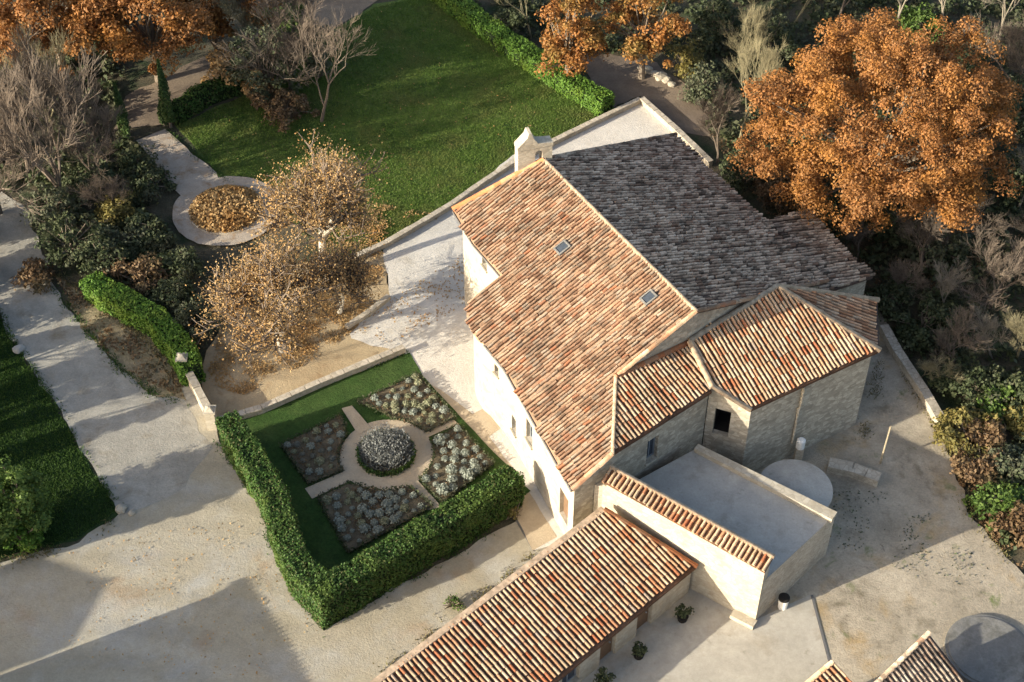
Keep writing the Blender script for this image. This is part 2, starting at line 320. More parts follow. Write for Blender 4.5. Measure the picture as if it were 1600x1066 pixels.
# ------------------------------------------------------------------ tiled roofs
def inside(u, v, poly):
    c = False; n = len(poly)
    for i in range(n):
        (x1, y1), (x2, y2) = poly[i], poly[(i + 1) % n]
        if (y1 > v) != (y2 > v) and u < (x2 - x1) * (v - y1) / (y2 - y1) + x1: c = not c
    return c
def tile_roof(name, poly, m, mpan, parent, down=None, wcol=.23, course=.42, r=.074, thick=.16, wob=1.0):
    poly = [Vector(p) for p in poly]
    n = Vector((0, 0, 0))
    for i in range(len(poly)):
        a, b = poly[i], poly[(i + 1) % len(poly)]; n += a.cross(b)
    n.normalize()
    if n.z < 0: n = -n
    if down is None: down = Vector((n.x * n.z, n.y * n.z, -(n.x ** 2 + n.y ** 2))).normalized()
    else: down = (down - n * down.dot(n)).normalized()
    ua = n.cross(down).normalized(); o = poly[0]
    p2 = [((p - o).dot(ua), (p - o).dot(down)) for p in poly]
    u0, u1 = min(p[0] for p in p2), max(p[0] for p in p2); v0, v1 = min(p[1] for p in p2), max(p[1] for p in p2)
    slab = MB(); slab.hexa([p - n * .0 - Vector((0, 0, thick)) for p in poly], poly)
    base = slab.build(name, [mpan], parent)
    vs = []; fs = []
    K = 5
    nu = int((u1 - u0) / wcol) + 2; nv = int((v1 - v0) / course) + 2
    for i in range(nu):
        uoff = random.gauss(0, .012) * wob
        for j in range(nv):
            u = u0 + (i + .5) * wcol + uoff; v = v0 + (j + .5) * course
            if not inside(u, v, p2): continue
            yaw = random.gauss(0, .035) * wob; lift = random.uniform(0, .012) * wob
            cu = u + random.gauss(0, .008) * wob; cv = v + random.gauss(0, .025) * wob
            b = len(vs); sag = .04 * noise.noise(Vector((u * .35, v * .35, 3.1))) * wob
            rr = r * random.uniform(.93, 1.07)
            for e, (dv, rad, h) in enumerate(((-course * .54, rr * .86, .006), (course * .54, rr, .014 + lift * .7))):
                for k in range(K + 1):
                    a = math.pi * k / K
                    x = rad * math.cos(a); y = rad * 1.05 * math.sin(a) + h + sag + .045
                    if k in (0, K): y -= .05
                    p = o + ua * (cu + x - yaw * dv) + down * (cv + dv) + n * y
                    vs.append((p.x, p.y, p.z))
            for k in range(K): fs.append((b + k, b + k + 1, b + K + 1 + k + 1, b + K + 1 + k))
            # both ends closed by two quads each
            for q in (b, b + K + 1):
                fs.append((q, q + 1, q + 4, q + 5)); fs.append((q + 1, q + 2, q + 3, q + 4))
    if fs:
        t = mesh_obj('roof_tiles', np.array(vs), np.array(fs), m, base)
        t.data.polygons.foreach_set('use_smooth', [False] * len(fs))
    return base
def ridge_line(name, p, q, m, parent, r=.13, seg=.4, lift=.05, dz=.0):
    p, q = Vector(p), Vector(q); d = q - p; n = max(1, int(d.length / seg)); t = d.normalized()
    side = t.cross(Vector((0, 0, 1))).normalized(); up = side.cross(t)
    vs = []; fs = []
    for i in range(n):
        a = p + d * (i / n); b = p + d * ((i + 1.12) / n); bq = len(vs); jz = random.uniform(-.012, .012)
        for pt, rad in ((a, r * .9), (b, r)):
            for k in range(6):
                an = math.pi * k / 5
                x = pt + side * rad * 1.15 * math.cos(an) + up * (rad * math.sin(an) + lift + jz - (.08 if k in (0, 5) else 0))
                vs.append((x.x, x.y, x.z))
        for k in range(5): fs.append((bq + k, bq + k + 1, bq + 7 + k, bq + 6 + k))
        for s in (bq, bq + 6): fs.append((s, s + 1, s + 4, s + 5)); fs.append((s + 1, s + 2, s + 3, s + 4))
    return mesh_obj(name, np.array(vs), np.array(fs), m, parent)

# walls: one vertical run with openings that are cut and get reveals
def wall_run(mb, p, q, zp, zq, openings=(), z0=-.3, depth=.28):
    p = Vector((p[0], p[1], 0)); q = Vector((q[0], q[1], 0)); d = q - p; L = d.length; t = d / L
    inn = Vector((-t.y, t.x, 0))                       # footprint runs counter-clockwise: inside is on the left
    def P(s, z): return p + t * s + Vector((0, 0, z))
    def top(s): return zp + (zq - zp) * s / L
    ss = sorted({0, L} | {o[0] for o in openings} | {o[1] for o in openings})
    for a, b in zip(ss, ss[1:]):
        cuts = sorted([(o[2], o[3]) for o in openings if o[0] <= a + 1e-6 and o[1] >= b - 1e-6])
        z = z0
        for c0, c1 in cuts:
            if c0 > z + 1e-6: mb.add([P(a, z), P(b, z), P(b, c0), P(a, c0)], [(0, 1, 2, 3)])
            z = c1
        mb.add([P(a, z), P(b, z), P(b, top(b)), P(a, top(a))], [(0, 1, 2, 3)])
    out = []
    for o in openings:
        s0, s1, c0, c1 = o[:4]; k = inn * depth
        for A, B in (((s0, c0), (s0, c1)), ((s1, c1), (s1, c0)), ((s0, c1), (s1, c1)), ((s1, c0), (s0, c0))):
            mb.add([P(*A), P(*B), P(*B) + k, P(*A) + k], [(0, 1, 2, 3)])
        out.append([P(s0, c0) + k, P(s1, c0) + k, P(s1, c1) + k, P(s0, c1) + k, inn, t])
    return out
def fill_opening(q, kind, parent):
    a, b, c, d, inn, t = q; out = -inn; wd = (b - a).length; ht = (d - a).length
    if kind == 'window':
        f = MB()
        for s0, s1, z0, z1 in ((0, .07, 0, ht), (wd - .07, wd, 0, ht), (.07, wd - .07, 0, .07), (.07, wd - .07, ht - .07, ht), (wd / 2 - .03, wd / 2 + .03, .07, ht - .07)):
            x = [a + t * s0 + out * .0, a + t * s1 + out * .0, a + t * s1 + out * .06, a + t * s0 + out * .06]
            f.hexa([v + Vector((0, 0, z0)) for v in x], [v + Vector((0, 0, z1)) for v in x])
        w_ = f.build('window', M['shutter'], parent)
        p = MB(); p.add([v + out * .02 for v in (a, b, c, d)], [(0, 1, 2, 3)]); p.build('pane', M['glass'], w_)
    elif kind == 'door':
        f = MB(); f.hexa([a, b, b + out * .06, a + out * .06], [v + Vector((0, 0, ht)) for v in (a, b, b + out * .06, a + out * .06)])
        w_ = f.build('door', M['woodwork'], parent)
        h = MB(); h.tube([a + t * wd * .82 + out * .06 + Vector((0, 0, 1.0)), a + t * wd * .82 + out * .12 + Vector((0, 0, 1.0))], .04, 6); h.build('handle', M['steel'], w_)
    else:
        f = MB(); f.hexa([a, b, b + inn * 1.2, a + inn * 1.2], [v + Vector((0, 0, ht)) for v in (a, b, b + inn * 1.2, a + inn * 1.2)]); f.f = f.f[:2] + f.f[3:]
        f.build('doorway', M['dark'], parent)
    if kind == 'window':
        sl_ = MB(); e = t * .08
        base = [a + out * .26 - e, b + out * .26 + e, b + out * .38 + e, a + out * .38 - e]
        sl_.hexa([v + Vector((0, 0, -.1)) for v in base], base); sl_.build('sill', M['pale_stone'], w_)

# ------------------------------------------------------------------ the old chapel house
ZR, ZE = 9.2, 7.0
r1, r2, e1 = G(850, 250, ZR), G(1088, 487, ZR), G(709, 328, ZE)
WP = Plane(r1, r2, e1)
azn = math.atan2(r2.x - r1.x, -(r2.y - r1.y)); nn = Vector((math.cos(R(31.45)), math.sin(R(31.45)), 0))
s_ne = .40
NP = Plane(r1, r2, r1 + nn * 5 - Vector((0, 0, 5 * s_ne)))
house = thing('chapel_house', 'large old stone chapel house with brown canal tile roofs and a bell gable', 'building', (4, 55, 0))
def H(o): return adopt(house, o)
wp_out = [(709, 328), (740, 380), (783, 430), (745, 460), (733, 474), (729, 490), (733, 508), (745, 528), (758, 537), (774, 556), (790, 576), (895, 765), (957, 710), (962, 590)]
W3 = [WP.hit(*p) for p in wp_out]
def roof(name, poly, m, mp, down=None, **k):
    b = tile_roof(name, poly, m, mp, None, down, **k); ch = list(b.children)
    adopt(house, b)
    for c in ch: c.data.transform(Matrix.Translation(-Vector(house.location)))
    return b
def ridge(*a, **k): return adopt(house, ridge_line(*a[:4], None, **k))
west = roof('roof', [r1] + W3 + [r2], M['old_tile'], M['old_tile'], wcol=.2, course=.38, r=.076, wob=1.5)
west['label'] = 'large sunlit west roof slope of mottled brown canal tiles'
ne_N, ne_S = NP.hit(1055, 212), NP.hit(1292, 440)
north = roof('roof', [r1, r2, ne_S, ne_N], M['dark_tile'], M['pan_dark'], course=.4, wob=2.2)
north['label'] = 'shaded grey slate coloured north roof slope of old tiles'
# low aisle roof beyond
AZ = ne_N.z - .45
ai_a = NP.hit(1207, 338); ai_a.z = AZ + (ai_a.z - ne_N.z) * 0; ai_b = Vector((ne_S.x, ne_S.y, AZ))
ai_in0 = Vector((ai_a.x - .2, ai_a.y - .1, AZ)); ai_in1 = Vector((ai_b.x - .2, ai_b.y - .1, AZ))
ao0, ao1 = G(1262, 330, AZ - .75), G(1364, 432, AZ - .75)
aisle = roof('roof', [ai_in0, ai_in1, ao1, ao0], M['dark_tile'], M['pan_dark'], course=.4, wob=2.2)
aisle['label'] = 'lower lean-to roof of dark tiles at the north east side'
# south side roof, meets the west slope in a hip
h0, h1 = W3[13], W3[12]
SP = Plane(h0, h1, G(1110, 612, h1.z))
sK, sE = SP.hit(1076, 537), SP.hit(1112, 612)
side = roof('roof', [h0, h1, sE, sK], M['pale_tile'], M['pan'])
side['label'] = 'small striped roof of pale and orange tiles beside the apse'
# apse roof
ZA, ZAE = 7.5, 5.6
aA = G(1215, 448, ZA); aS, aE = G(1172, 641, ZAE), G(1374, 548, ZAE)
AP = Plane(aS, aE, aA); aK, aL = AP.hit(1077, 534), AP.hit(1112, 604)
aN = G(1371, 470, ZAE)
apse = roof('roof', [aK, aL, aS, aE, aA], M['pale_tile'], M['pan'])
apse['label'] = 'hipped apse roof of pale and orange striped tiles'
apse2 = roof('roof', [aA, aE, aN], M['old_tile'], M['pan_dark'])
apse2['label'] = 'narrow shaded triangular slope of the apse roof'
up = Vector((0, 0, .03))
ridge('ridge', r1, r2, M['mortar'], r=.095, seg=.42)
ridge('verge', r1 + up, W3[0] + up, M['new_tile'], r=.13)
ridge('verge', r1 + up, ne_N + up, M['dark_tile'], r=.12)
ridge('verge', h0 + up, h1 + up, M['mortar'], r=.085)
ridge('ridge', h0 + up * 2, sK + up * 2, M['new_tile'], r=.13)
ridge('verge', aK + up, aL + up, M['mortar'], r=.13); ridge('verge', aL + up, aS + up, M['mortar'], r=.1)
ridge('ridge', aK + up, aA + up, M['mortar'], r=.12); ridge('ridge', aA + up, aE + up, M['mortar'], r=.12); ridge('ridge', aA + up, aN + up, M['mortar'], r=.12)
ridge('verge', r2 + up, h0 + up, M['old_tile'], r=.085); ridge('verge', r2 + up, ne_S + up, M['old_tile'], r=.085)
ridge('verge', h1 + up, W3[11] + up, M['old_tile'], r=.1)
gm = MB(); gm.tube([p + Vector((-.06, -.03, -.1)) for p in W3[8:12]], .06, 6); H(gm.build('gutter', M['zinc']))
gm = MB(); gm.tube([p + Vector((-.06, -.03, -.1)) for p in W3[0:3]], .05, 6); H(gm.build('gutter', M['zinc']))
# walls
def inset(p, q): return Vector((p.x + q[0], p.y + q[1], 0))
nw = inset(W3[0], (.45, -.15)); ww = inset(W3[2], (.12, .22))
fp = [nw, ww] + [inset(W3[i], o) for i, o in ((3, (.25, -.2)), (4, (.3, -.05)), (5, (.32, 0)), (6, (.3, .1)), (7, (.25, .15)), (8, (.25, .12)), (10, (.28, .1)))]
sw = inset(W3[11], (.1, .4)); se = inset(W3[12], (-.05, .3))
wm = MB(); ops = []
def zt(p, pl): return pl.z(p.x, p.y) - .14
def run(mb, p, q, pl, op=(), zq=None): 
    op = [o for o in op if o[0] > .05 and o[1] < (q - p).length - .05]
    r_ = wall_run(mb, p, q, zt(p, pl), zt(q, pl) if zq is None else zq, [o[:4] for o in op]); ops.extend((x, o[4]) for x, o in zip(r_, op))
def on_wall(p, q, px, py):
    n = Vector((q.y - p.y, p.x - q.x, 0)); o = Vector((0, 0, CAM_H)); r = ray(px, py)
    x = o + r * (n.dot(p - o) / n.dot(r)); return (x - Vector((p.x, p.y, x.z))).length, x.z
def opening(p, q, px, py, wd, ht, kind):
    s_, z_ = on_wall(p, q, px, py); return (s_ - wd / 2, s_ + wd / 2, max(0, z_ - ht / 2), max(0, z_ - ht / 2) + ht, kind)
run(wm, nw, ww, WP, [opening(nw, ww, 757, 408, .6, .9, 'window')])
pts = fp[1:]
for k, (a, b) in enumerate(zip(pts, pts[1:])):
    run(wm, a, b, WP, [opening(a, b, 757, 556, .4, .6, 'window')] if k == len(pts) - 2 else [])
a, b = fp[-1], sw
run(wm, a, b, WP, [opening(a, b, 797, 613, .4, .95, 'window'), opening(a, b, 803, 664, .55, 1.1, 'window'), opening(a, b, 827, 676, .75, 1.45, 'window'), opening(a, b, 881, 792, .95, 1.95, 'door')])
wallW = H(wm.build('wall', M['plaster'])); wallW['label'] = 'sunlit pale plastered west wall'
for q, k in ops: 
    before = set(bpy.data.objects); fill_opening(q, k, None)
    for o in set(bpy.data.objects) - before:
        if o.parent is None: adopt(house, o)
        else: o.data.transform(Matrix.Translation(-Vector(house.location)))
# small window on the curved corner
ops = []
wm = MB()
run(wm, sw, se, WP)
s2 = inset(sE, (-.1, .25))
Lc = (s2 - se).length
run(wm, se, s2, SP, [(2.4, 3.1, 3.35, 4.95, 'window')])
wS = inset(aS, (.12, .3)); wE = inset(aE, (-.35, -.05)); wN = inset(aN, (-.35, -.25)); wL = s2
run(wm, Vector((s2.x, s2.y, 0)) + Vector((.05, .05, 0)), wS, AP, [(.4, 1.2, 2.95, 4.75, 'doorway')])
run(wm, wS, wE, AP)
r_ = wall_run(wm, wE, wN, ZAE - .1, ZAE - .1)
aAp = Vector((aA.x, aA.y, 0))
r_ = wall_run(wm, wN, aAp, ZAE - .1, ZA - .1)
kk = Vector((aK.x, aK.y, 0)); wall_run(wm, aAp, kk, ZA - .1, aK.z - .1); wall_run(wm, kk, s2, aK.z - .1, aL.z - .1)
r2g = Vector((r2.x - .15, r2.y + .15, 0)); h0g = Vector((h0.x, h0.y + .1, 0))
wall_run(wm, h0g, r2g, WP.z(h0g.x, h0g.y) - .14, ZR - .14)
neS = inset(ne_S, (-.4, 0)); neN = inset(ne_N, (-.5, -.4)); r1g = Vector((r1.x + .1, r1.y - .15, 0))
wall_run(wm, r2g, neS, ZR - .14, NP.z(neS.x, neS.y) - .14)
aiS = inset(ao1, (-.3, 0)); aiN = inset(ao0, (-.3, -.2))
wall_run(wm, neS, aiS, AZ - .1, AZ - .85); wall_run(wm, aiS, aiN, AZ - .85, AZ - .85); wall_run(wm, aiN, Vector((ai_a.x, ai_a.y, 0)), AZ - .85, AZ - .1)
wall_run(wm, neS, neN, NP.z(neS.x, neS.y) - .14, NP.z(neN.x, neN.y) - .14)
wall_run(wm, neN, r1g, NP.z(neN.x, neN.y) - .14, ZR - .14); wall_run(wm, r1g, nw, ZR - .14, WP.z(nw.x, nw.y) - .14)
wl = H(wm.build('wall', M['stone'])); wl['label'] = 'shaded grey rubble stone walls of chapel and apse'
for q, k in ops:
    before = set(bpy.data.objects); fill_opening(q, k, None)
    for o in set(bpy.data.objects) - before:
        if o.parent is None: adopt(house, o)
        else: o.data.transform(Matrix.Translation(-Vector(house.location)))
# downpipe on the apse
t_ = (wE - wS).normalized(); pp = wS + t_ * 3.1 + Vector((t_.y, -t_.x, 0)) * .1
dp = MB(); dp.tube([pp + Vector((0, 0, ZAE - .25)), pp + Vector((0, 0, 3.9)), pp + Vector((-.05, 0, 3.8)), pp + Vector((-.05, 0, 1.2))], .07, 8); H(dp.build('downpipe', M['pale_stone']))
# skylights
for (px, py) in ((880, 390), (1015, 468)):
    c = WP.hit(px, py) + WP.n * .16; dn = WP.down(); ua = WP.n.cross(dn).normalized()
    f = MB()
    def rq(x0, x1, y0, y1, z0, z1, mb=f):
        q = [c + ua * x + dn * y for x, y in ((x0, y0), (x1, y0), (x1, y1), (x0, y1))]
        mb.hexa([v + WP.n * z0 for v in q], [v + WP.n * z1 for v in q])
    a, b_ = .3, .37
    rq(-a, a, -b_, -b_ + .09, -.1, .07); rq(-a, a, b_ - .09, b_, -.1, .07); rq(-a, -a + .08, -b_ + .09, b_ - .09, -.1, .07); rq(a - .08, a, -b_ + .09, b_ - .09, -.1, .07)
    fo = H(f.build('skylight', M['shaded_slab'])); gl = MB(); rq(-a + .08, a - .08, -b_ + .09, b_ - .09, -.09, .03, gl)
    go = gl.build('pane', M['glass'], fo); go.data.transform(Matrix.Translation(-Vector(house.location)))
# bell gable: slab with an arched opening, on the north west gable
gd = (W3[0] - r1); gd.z = 0; gd.normalize(); gn = Vector((-gd.y, gd.x, 0))
if gn.y > 0: gn = -gn
bo = r1 - gd * .45
bo.z = 0
def bell():
    out = [(-.1, 8.2), (.62, 8.2), (.62, 10.35)] 
    arch = [(.62 + .0, 8.9)]
    mb = MB()
    def prism(poly, y0=-.02, y1=.55):
        q = [bo + gd * s + Vector((0, 0, z)) for s, z in poly]
        mb.hexa([v - gn * y1 for v in q], [v - gn * y0 for v in q])
    prism([(0, 8.0), (.55, 8.0), (.55, 9.7), (0, 9.7)])
    prism([(.95, 8.0), (1.9, 8.0), (1.9, 9.7), (.95, 9.7)])
    ar = [(.75 + .2 * math.cos(a), 9.7 + .2 * math.sin(a)) for a in [math.pi * k / 8 for k in range(9)]]
    for a, b in zip(ar, ar[1:]):
        prism([(a[0], a[1]), (a[0], 10.1), (b[0], 10.1), (b[0], b[1])])
    prism([(0, 9.7), (.55, 9.7), (.55, 10.1), (0, 10.1)]); prism([(.95, 9.7), (1.9, 9.7), (1.9, 10.1), (.95, 10.1)])
    prism([(-.03, 10.1), (1.93, 10.1), (1.93, 10.3), (1.4, 10.85), (1.32, 11.12), (1.16, 11.12), (1.05, 10.75), (.8, 10.4), (-.03, 10.28)], -.05, .58)
    return mb
bg = H(bell().build('bell_gable', M['pale_stone'])); bg['label'] = 'small pale stone bell gable with arched opening'

# ------------------------------------------------------------------ flat terrace block with tile-capped wall
zTl, zTr, ZT = 4.9, 4.3, 3.1
cP, cQ = G(950, 750, zTl), G(1196, 888, zTr)
eT, nT = G(1306, 801, 3.35), G(1090, 695, 3.35)
tb = thing('terrace_block', 'flat roofed stone annexe with grey slab terrace beside the tile-topped wall', 'building', (11, 45, 0))
nrm = (cQ - cP); nrm.z = 0; nrm.normalize(); inn = Vector((-nrm.y, nrm.x, 0))
A2, B2 = Vector((cP.x, cP.y, 0)) - nrm * .25, Vector((cQ.x, cQ.y, 0))
E2_, N2_ = Vector((eT.x, eT.y, 0)), Vector((nT.x, nT.y, 0))
mb = MB(); wall_run(mb, B2 + inn * .25, E2_, ZT, ZT + .05); wall_run(mb, E2_, N2_, ZT, ZT); wall_run(mb, N2_, A2 + inn * .3, ZT, ZT)
mb.hexa([A2 + inn * .05, A2 + inn * .45, se + Vector((.05, .05, 0)), sw.lerp(se, .55) + Vector((.05, -.02, 0))], [v + Vector((0, 0, 4.2)) for v in (A2 + inn * .05, A2 + inn * .45, se + Vector((.05, .05, 0)), sw.lerp(se, .55) + Vector((.05, -.02, 0)))])
adopt(tb, mb.build('wall', M['wall_stone']))
mb = MB(); zz = Vector((0, 0, ZT)); q = [A2 + inn * .3 + zz, B2 + inn * .3 + zz, E2_ + zz, N2_ + zz]
mb.hexa([v - Vector((0, 0, .2)) for v in q], q); adopt(tb, mb.build('terrace', M['slab']))
mb = MB(); d_ = (E2_ - N2_).normalized(); i_ = Vector((d_.y, -d_.x, 0))
q = [N2_ - i_ * .04, E2_ - i_ * .04 + d_ * .05, E2_ + i_ * .5 + d_ * .05, N2_ + i_ * .32]
mb.hexa([v + Vector((0, 0, ZT + .003)) for v in q], [v + Vector((0, 0, ZT + .28)) for v in q]); adopt(tb, mb.build('parapet', M['pale_stone']))
tw = thing('capped_wall', 'tall sunlit cream wall topped with a row of short orange roof tiles', 'wall', (9, 44, 0))
mb = MB(); q = [A2, B2, B2 + inn * .5, A2 + inn * .5]
mb.hexa([v + Vector((0, 0, -.3)) for v in q], [q[0] + Vector((0, 0, zTl)), q[1] + Vector((0, 0, zTr)), q[2] + Vector((0, 0, zTr + .15)), q[3] + Vector((0, 0, zTl + .15))])
adopt(tw, mb.build('wall', M['pale_stone']))
q = [A2 - inn * .14 + Vector((0, 0, zTl - .03)), B2 - inn * .14 + nrm * .06 + Vector((0, 0, zTr - .03)), B2 + inn * .58 + nrm * .06 + Vector((0, 0, zTr + .22)), A2 + inn * .58 + Vector((0, 0, zTl + .22))]
b = tile_roof('tile_cap', q, M['pale_tile'], M['pan'], None, -inn, course=.4, wcol=.24); ch = list(b.children); adopt(tw, b)
for c in ch: c.data.transform(Matrix.Translation(-Vector(tw.location)))
adopt(tw, ridge_line('coping', q[3] + Vector((0, 0, .02)), q[2] + Vector((0, 0, .02)), M['mortar'], None, r=.09))
mb = MB(); b0 = B2 - nrm * 1.1 - inn * .45; mb.hexa([b0, B2 - inn * .45 + nrm * .1, B2 + nrm * .1 - inn * .003, b0 + inn * .447], [v + Vector((0, 0, .35)) for v in (b0, B2 - inn * .45 + nrm * .1, B2 + nrm * .1 - inn * .003, b0 + inn * .447)])
adopt(tw, mb.build('plinth', M['pale_stone']))

# ------------------------------------------------------------------ long low outbuilding in the foreground
zh, zl = 3.5, 2.35
oA, oB, oD = G(944, 797, zh), G(1088, 886, zl), G(588, 1068, zh)
du = (oD - oA).normalized(); OL = 17.0
oD2, oC2 = oA + du * OL, oB + du * OL
ob = thing('outbuilding', 'long low outbuilding with striped pale and orange tile roof in the foreground', 'building', (6, 40, 0))
b = tile_roof('roof', [oA, oB, oC2, oD2], M['pale_tile'], M['pan'], None, r=.074, wcol=.24); ch = list(b.children); adopt(ob, b)
for c in ch: c.data.transform(Matrix.Translation(-Vector(ob.location)))
on = Vector((du.y, -du.x, 0))
if on.dot(oB - oA) < 0: on = -on
mb = MB(); q = [oA - on * .2, oA + on * .12, oD2 + on * .12, oD2 - on * .2]
mb.hexa([v + Vector((0, 0, -.15)) for v in q], [v + Vector((0, 0, .1)) for v in q]); adopt(ob, mb.build('verge', M['mortar']))
adopt(ob, ridge_line('flashing', oA + up * 2, oB + up * 2, M['new_tile'], None, r=.09))
wA, wB = Vector((oA.x, oA.y, 0)), Vector((oB.x, oB.y, 0)) - on * .25
wC, wD = wB + du * OL, wA + du * OL
for v in (wC, wD): v.z = 0
mb = MB(); ops2 = []
kinds = [(2.6, 3.6, 0, 1.95, 'door'), (5.0, 6.0, .0, 1.95, 'door'), (7.3, 8.4, .5, 1.7, 'window'), (9.6, 10.6, 0, 1.95, 'door'), (12.4, 13.5, .5, 1.7, 'window')]
r_ = wall_run(mb, wC, wB, zl - .12, zl - .12, [(OL - k[1], OL - k[0], k[2], k[3]) for k in kinds]); ops2 = [(x, k[4]) for x, k in zip(r_, kinds)]
wall_run(mb, wB, wA, zl - .12, zh - .15); wall_run(mb, wA, wD, zh - .15, zh - .15); wall_run(mb, wD, wC, zh - .15, zl - .12)
adopt(ob, mb.build('wall', M['pale_stone']))
for q, k in ops2:
    before = set(bpy.data.objects); fill_opening(q, k, None)
    for o in set(bpy.data.objects) - before:
        if o.parent is None: adopt(ob, o)
        else: o.data.transform(Matrix.Translation(-Vector(ob.location)))
# planters along it
for s, h, lab in ((1.35, .75, 'dark potted shrub nearest the tile-capped wall'), (4.3, .6, 'small dark potted shrub between two doors of the outbuilding'), (6.6, .9, 'round dark potted shrub by the outbuilding window'), (9.0, .8, 'dark potted shrub farthest down the outbuilding wall')):
    p = wB + du * s + on * .85; p.z = .01
    t = thing('potted_shrub', lab, 'plant', p, 'potted shrubs along the outbuilding')
    m_ = MB(); m_.tube([(0, 0, 0), (0, 0, .4)], [.2, .28], 12); m_.build('pot', M['dark'], t)
    t['h'] = h
POTS = [o for o in C.objects if o.name.startswith('potted_shrub')]

# ------------------------------------------------------------------ buildings at the frame edge and just outside (they throw the shadows)
def gable_house(label, corner, d1, l1, l2, he, hr, m=M['pale_tile'], name='shed'):
    """rectangular house: corner, direction of its ridge d1, length l1, width l2 to the left of d1"""
    d1 = d1.normalized(); d2 = Vector((-d1.y, d1.x, 0)); z = Vector((0, 0, 1))
    root = thing(name, label, 'building', corner)
    c = Vector(corner)
    P = [c, c + d1 * l1, c + d1 * l1 + d2 * l2, c + d2 * l2]
    mb = MB(); mb.hexa([p - z * .3 for p in P], [p + z * (he - .1) for p in P])
    for e in (0, 1):
        x = [P[0], P[3]] if e == 0 else [P[1], P[2]]
        s = d1 * (.12 if e == 0 else -.12)
        tri = [x[0] + z * (he - .1), x[1] + z * (he - .1), (x[0] + x[1]) / 2 + z * (hr - .12)]
        mb.hexa(tri, [v + s for v in tri])
    adopt(root, mb.build('wall', M['pale_stone']))
    r0, r1_ = c + d2 * l2 / 2 - d1 * .2 + z * hr, c + d2 * l2 / 2 + d1 * (l1 + .2) + z * hr
    k = (hr - he) / (l2 / 2) * .25
    for sgn in (0, 1):
        e0 = (P[0] - d2 * .25 if sgn == 0 else P[3] + d2 * .25) - d1 * .2 + z * (he - k); e1_ = (P[1] - d2 * .25 if sgn == 0 else P[2] + d2 * .25) + d1 * .2 + z * (he - k)
        b = tile_roof('roof', [r0, e0, e1_, r1_], m, M['pan'], None); ch = list(b.children); adopt(root, b)
        for cc in ch: cc.data.transform(Matrix.Translation(-Vector(root.location)))
    adopt(root, ridge_line('ridge', r0 + up, r1_ + up, M['mortar'], None, r=.13))
    return root
sdir = Vector((math.cos(R(SUN_AZ)), math.sin(R(SUN_AZ)), 0)); TL = math.tan(R(SUN_EL))
# two tiled sheds cut by the lower edge
def lean_shed(label, top, along, l, wdt, slope, m, mp):
    root = thing('shed', label, 'building', (top.x, top.y, 0)); a = Vector((along.x, along.y, 0)).normalized(); dn = Vector((-a.y, a.x, 0)); z = Vector((0, 0, 1))
    if dn.x < 0: dn = -dn
    q = [top, top + a * l, top + a * l + dn * wdt - z * wdt * slope, top + dn * wdt - z * wdt * slope]
    b = tile_roof('roof', q, m, mp, None, wcol=.24); ch = list(b.children); adopt(root, b)
    for c in ch: c.data.transform(Matrix.Translation(-Vector(root.location)))
    ins = [q[0] + a * .15 + dn * .12, q[1] - a * .15 + dn * .12, q[2] - a * .15 - dn * .2, q[3] + a * .15 - dn * .2]
    mb = MB(); mb.hexa([Vector((v.x, v.y, -.3)) for v in ins], [Vector((v.x, v.y, v.z - .16 - (.12 * slope if k < 2 else -.2 * slope))) for k, v in enumerate(ins)])
    adopt(root, mb.build('wall', M['pale_stone'])); adopt(root, ridge_line('ridge', q[0] + up, q[1] + up, m, None, r=.1)); return root
tp = G(1300, 1036, 2.9); lean_shed('shed corner with striped orange tile roof cut by the bottom edge', tp, G(1262, 1068, 2.9) - tp, 9, 3.6, .28, M['pale_tile'], M['pan'])
tp = G(1451, 990, 3.3); lean_shed('shed with shaded dark tile roof at the lower right edge', tp, G(1370, 1068, 3.3) - tp, 8, 4.2, .55, M['dark_tile'], M['pan_dark'])
# house outside the lower left, throws the block shadow onto the forecourt
tipA = G(385, 905); hA = 5.0
cA = tipA - sdir * (hA / TL); ed = (G(480, 1066) - tipA); ed.z = 0; ed.normalize(); edn = Vector((-ed.y, ed.x, 0))
gable_house('farmhouse standing outside the lower left of the view', cA - edn * 6.25 + ed * .2, ed, 16, 6, hA + .04, hA + .5, name='farmhouse')
mb = MB(); e_ = Vector((0, 0, hA - .1)); mb.tube([cA - ed * .1 + e_ + edn * .06, cA + ed * 16.3 + e_ + edn * .06], .14, 8)  # unseen eave tube added to keep the farmhouse shadow edge straight
fh = [o for o in C.objects if o.name == 'farmhouse'][0]; adopt(fh, mb.build('gutter', M['zinc']))
tipB = G(166, 909); hB = 8.0
cB = tipB - sdir * (hB / TL)
gable_house('barn standing beyond the left edge of the view', cB - Vector((sdir.y, -sdir.x, 0)) * 2.6 - sdir * .2, -sdir, 9, 5.2, hB - .75, hB, name='barn')

